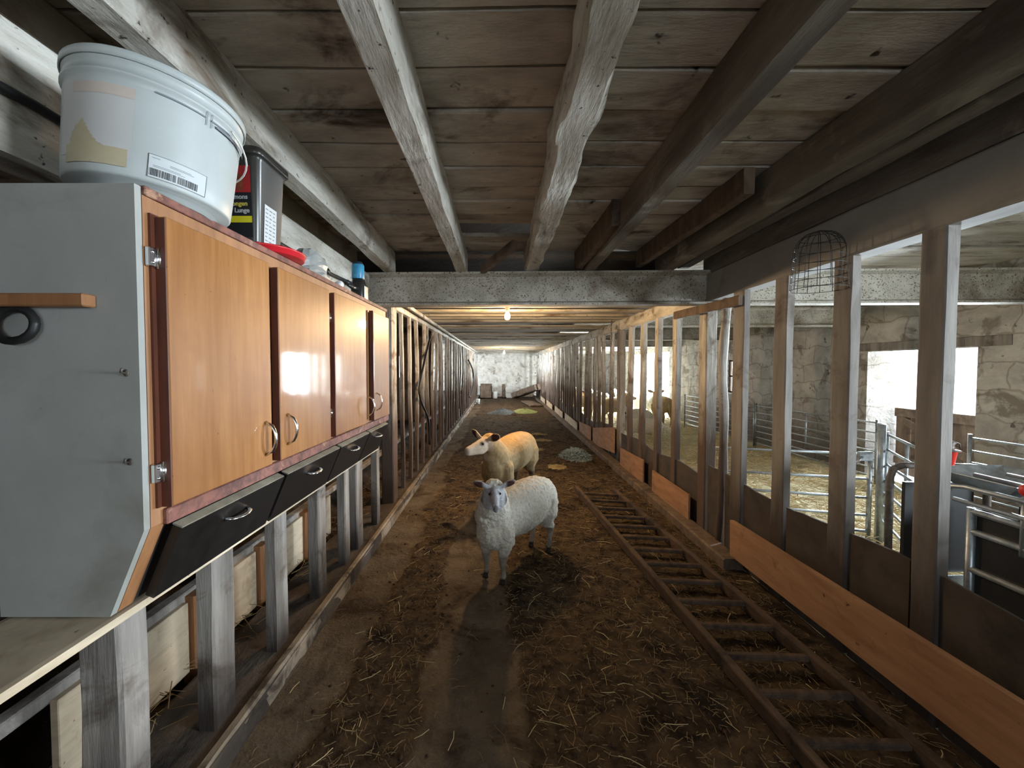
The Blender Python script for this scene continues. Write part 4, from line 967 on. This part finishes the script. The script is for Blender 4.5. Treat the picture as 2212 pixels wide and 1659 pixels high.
# ------------------------------------------------------------------ things on the passage floor
def heap(name, c, rx, ry, h, m, label, cat, seed, strands=120, sm=None, sl_=.12):
    r = random.Random(seed); b = MB(); n = 18; V = []
    for j in range(7):
        for i in range(n):
            a_ = 2*math.pi*i/n; f = j/6; q = (1-f)*(1+.3*noise.noise((math.cos(a_)*1.3+seed, math.sin(a_)*1.3, f)))
            V.append((c[0]+math.cos(a_)*rx*q, c[1]+math.sin(a_)*ry*q, c[2]+h*(1-(1-f)**2)*(.8+.3*noise.noise((a_, f*3, seed)))))
    b.add(V, [(j*n+i, j*n+(i+1) % n, (j+1)*n+(i+1) % n, (j+1)*n+i) for j in range(6) for i in range(n)])
    for k in range(strands):
        a_ = r.uniform(0, 6.28); q = r.uniform(0, 1.1); x = c[0]+math.cos(a_)*rx*q; y = c[1]+math.sin(a_)*ry*q; z = c[2]+h*max(.08, (1-q*q))
        d_ = Vector((r.uniform(-1, 1), r.uniform(-1, 1), r.uniform(-.2, .5))).normalized()*sl_*r.uniform(.5, 1.2)
        p = Vector((x, y, z)); e_ = Vector((-d_.y, d_.x, 0))*r.uniform(-.5, .5); b.tube([p-d_*.5-Vector((0, 0, .01)), p-d_*.2+e_*.6, p+d_*.2+e_, p+d_*.5-Vector((0, 0, .012))], .0045 if m == 'net_blue' else .0022, 3, mi=1 if sm else 0)
    return tag(b.build(name, [m, sm] if sm else m), label, cat)
nc = at(1243, 985, Z=0.02); heap('hay_net', (nc.x, nc.y, .01), .24, .38, .13, 'net_blue', 'blue-grey net heap on the floor by the right fence', 'net', 3, 420, 'net_pale')
nc = at(1084, 892, Z=0.01); heap('hay_net', (nc.x, nc.y, .01), .45, .6, .14, 'net_blue', 'dark blue-grey net heap in the middle of the far passage', 'net', 5, 60)
nc = at(1134, 890, Z=0.01); heap('green_hay', (nc.x, nc.y, .01), .42, .5, .13, 'green_hay', 'pale green heap of hay beside the dark far net', 'hay', 6, 60)
for i, (px, py, rx, ry, lb) in enumerate(((1160, 938, .28, .10, 'thin pale strip of hay across the passage, farthest of three'), (1165, 951, .32, .10, 'pale strip of hay across the passage, middle of three'), (1152, 971, .24, .10, 'pale strip of hay just behind the rear sheep'), (1203, 1008, .16, .16, 'small pale hay patch right of the rear sheep'))):
    nc = at(px, py, Z=.02); heap('hay_patch', (nc.x, nc.y, .012), rx*.75, ry*.75, .014, 'pale_hay', lb, 'hay', 20+i, 260, 'straw', .11)
# far end of the passage
def crate_box(x0, x1, y, d_, z1, m, label, name='wooden_box'):
    b = MB(); b.box((x0, y, .0), (x1, y+.02, z1)); b.box((x0, y+d_, .0), (x1, y+d_+.02, z1+.1)); b.box((x0, y, 0), (x0+.02, y+d_, z1)); b.box((x1-.02, y, 0), (x1, y+d_, z1)); b.box((x0, y, 0), (x1, y+d_, .05))
    b.box((x0-.02, y-.02, z1-.05), (x1+.02, y, z1+.01)); return tag(b.build(name, m), label, 'box')
crate_box(-.98, -.40, 19.2, .6, .62, 'brown_wood', 'brown wooden box at the left foot of the end wall')
crate_box(.10, .26, 19.4, .3, .60, 'brown_wood', 'narrow dark box before the end wall, left of the white one')
b = MB(); b.box((.30, 19.35, .28), (.62, 19.6, .58), c=.02); b.box((.32, 19.37, .02), (.60, 19.58, .28), c=.02); tag(b.build('white_box', 'white_plastic'), 'white box at the middle foot of the end wall', 'box')
b = MB(); b.lathe((-.26, 19.4, .01), [(.12, 0), (.13, .01), (.15, .33), (.155, .34)], 18); tag(b.build('white_bucket', 'white_plastic'), 'white bucket beside the brown wooden box', 'bucket')
b = MB(); b.timber((.72, 19.2, .16), (1.75, 18.2, .62), .5, .28, seg=10, amp=.04, seed=3); tag(b.build('timber_pile', 'brown_wood'), 'sloping dark timber heap in the right far corner', 'timber')
p = at(1147, 872, Z=0.05); b = MB(); b.timber((p.x-.1, p.y+1.0, .07), (p.x+.15, p.y-.9, .05), .5, .05, seg=4, amp=.004); tag(b.build('loose_board', 'brown_wood'), 'loose brown board lying on the far floor at right', 'board')
p = at(1033, 872, Z=0.02); b = MB(); b.lathe((p.x, p.y, .01), [(.07, 0), (.08, .2), (.082, .21)], 14); b.box((p.x-.35, p.y-.1, .01), (p.x-.1, p.y+.12, .05), c=.01); tag(b.build('white_jug', 'white_plastic'), 'small white plastic container lying by the left curb, far off', 'container')

# ------------------------------------------------------------------ straw, clods (nobody could count them)
def straws(name, n, pf, lf, m, label, r=.0012, up=.25, seed=1):
    rr = random.Random(seed); b = MB()
    for k in range(n):
        q = pf(rr)
        if q is None: continue
        x, y, z = q; L_ = lf(rr); a_ = rr.uniform(0, 6.28); d_ = Vector((math.cos(a_), math.sin(a_), rr.uniform(-.05, up))).normalized(); s_ = Vector((-d_.y, d_.x, 0)).normalized()*r*rr.uniform(.7, 1.6)
        p = Vector((x, y, z+.003)); bend = Vector((rr.uniform(-1, 1), rr.uniform(-1, 1), rr.uniform(0, .4)))*L_*.12; u = Vector((0, 0, r*1.4))
        V = []
        for pt in (p, p+d_*L_*.5+bend, p+d_*L_): V += [pt-s_, pt+s_, pt+u]
        b.add(V, [(0, 1, 4, 3), (1, 2, 5, 4), (2, 0, 3, 5), (3, 4, 7, 6), (4, 5, 8, 7), (5, 3, 6, 8)])
    return tag(b.build(name, m, fix=False), label, 'straw', kind='stuff')
def pf_c(rr):
    y = 1.0+abs(rr.gauss(0, 1))*3.2; x = rr.uniform(-1.0, 1.78)
    if muck(x, y) < .25 and rr.random() < .86: return None
    return x, y, hf(x, y)
straws('loose_straw', 9000, pf_c, lambda r: r.uniform(.015, .07), 'straw_brown', 'loose straw trodden over the passage floor', seed=3, r=.0010)
straws('loose_straw', 380, pf_c, lambda r: r.uniform(.04, .13), 'straw', 'long pale stalks scattered over the passage floor', seed=4, r=.0013)
straws('straw_bedding', 9000, lambda r: (r.uniform(2.15, 4.95), 1.0+r.random()**1.3*11, .03), lambda r: r.uniform(.08, .26), 'straw', 'deep yellow straw bedding in the right pen', seed=5, r=.003, up=.5)
straws('straw_bedding', 3000, lambda r: (r.uniform(-2.6, -1.35), .8+r.random()*6, .10 if True else 0), lambda r: r.uniform(.04, .14), 'straw_brown', 'dark straw bedding in the left pen', seed=6, r=.0015, up=.5)
rr = random.Random(11); b = MB()
for k in range(1700):
    q = pf_c(rr)
    if q is None: continue
    s_ = rr.uniform(.004, .014); x, y, z = q
    V = [Vector((x, y, z+s_*.3))+Vector(v)*s_*rr.uniform(.7, 1.2) for v in ((1, 0, 0), (-1, 0, 0), (0, 1, 0), (0, -1, 0), (0, 0, .8), (0, 0, -.8))]
    b.add(V, [(0, 2, 4), (2, 1, 4), (1, 3, 4), (3, 0, 4), (2, 0, 5), (1, 2, 5), (3, 1, 5), (0, 3, 5)], 0, True)
tag(b.build('dung_clods', 'clod', fix=False), 'small dark dung pellets and clods over the passage floor', 'dung', kind='stuff')

for o in SC.objects:
    if '_o' in o: del o['_o']
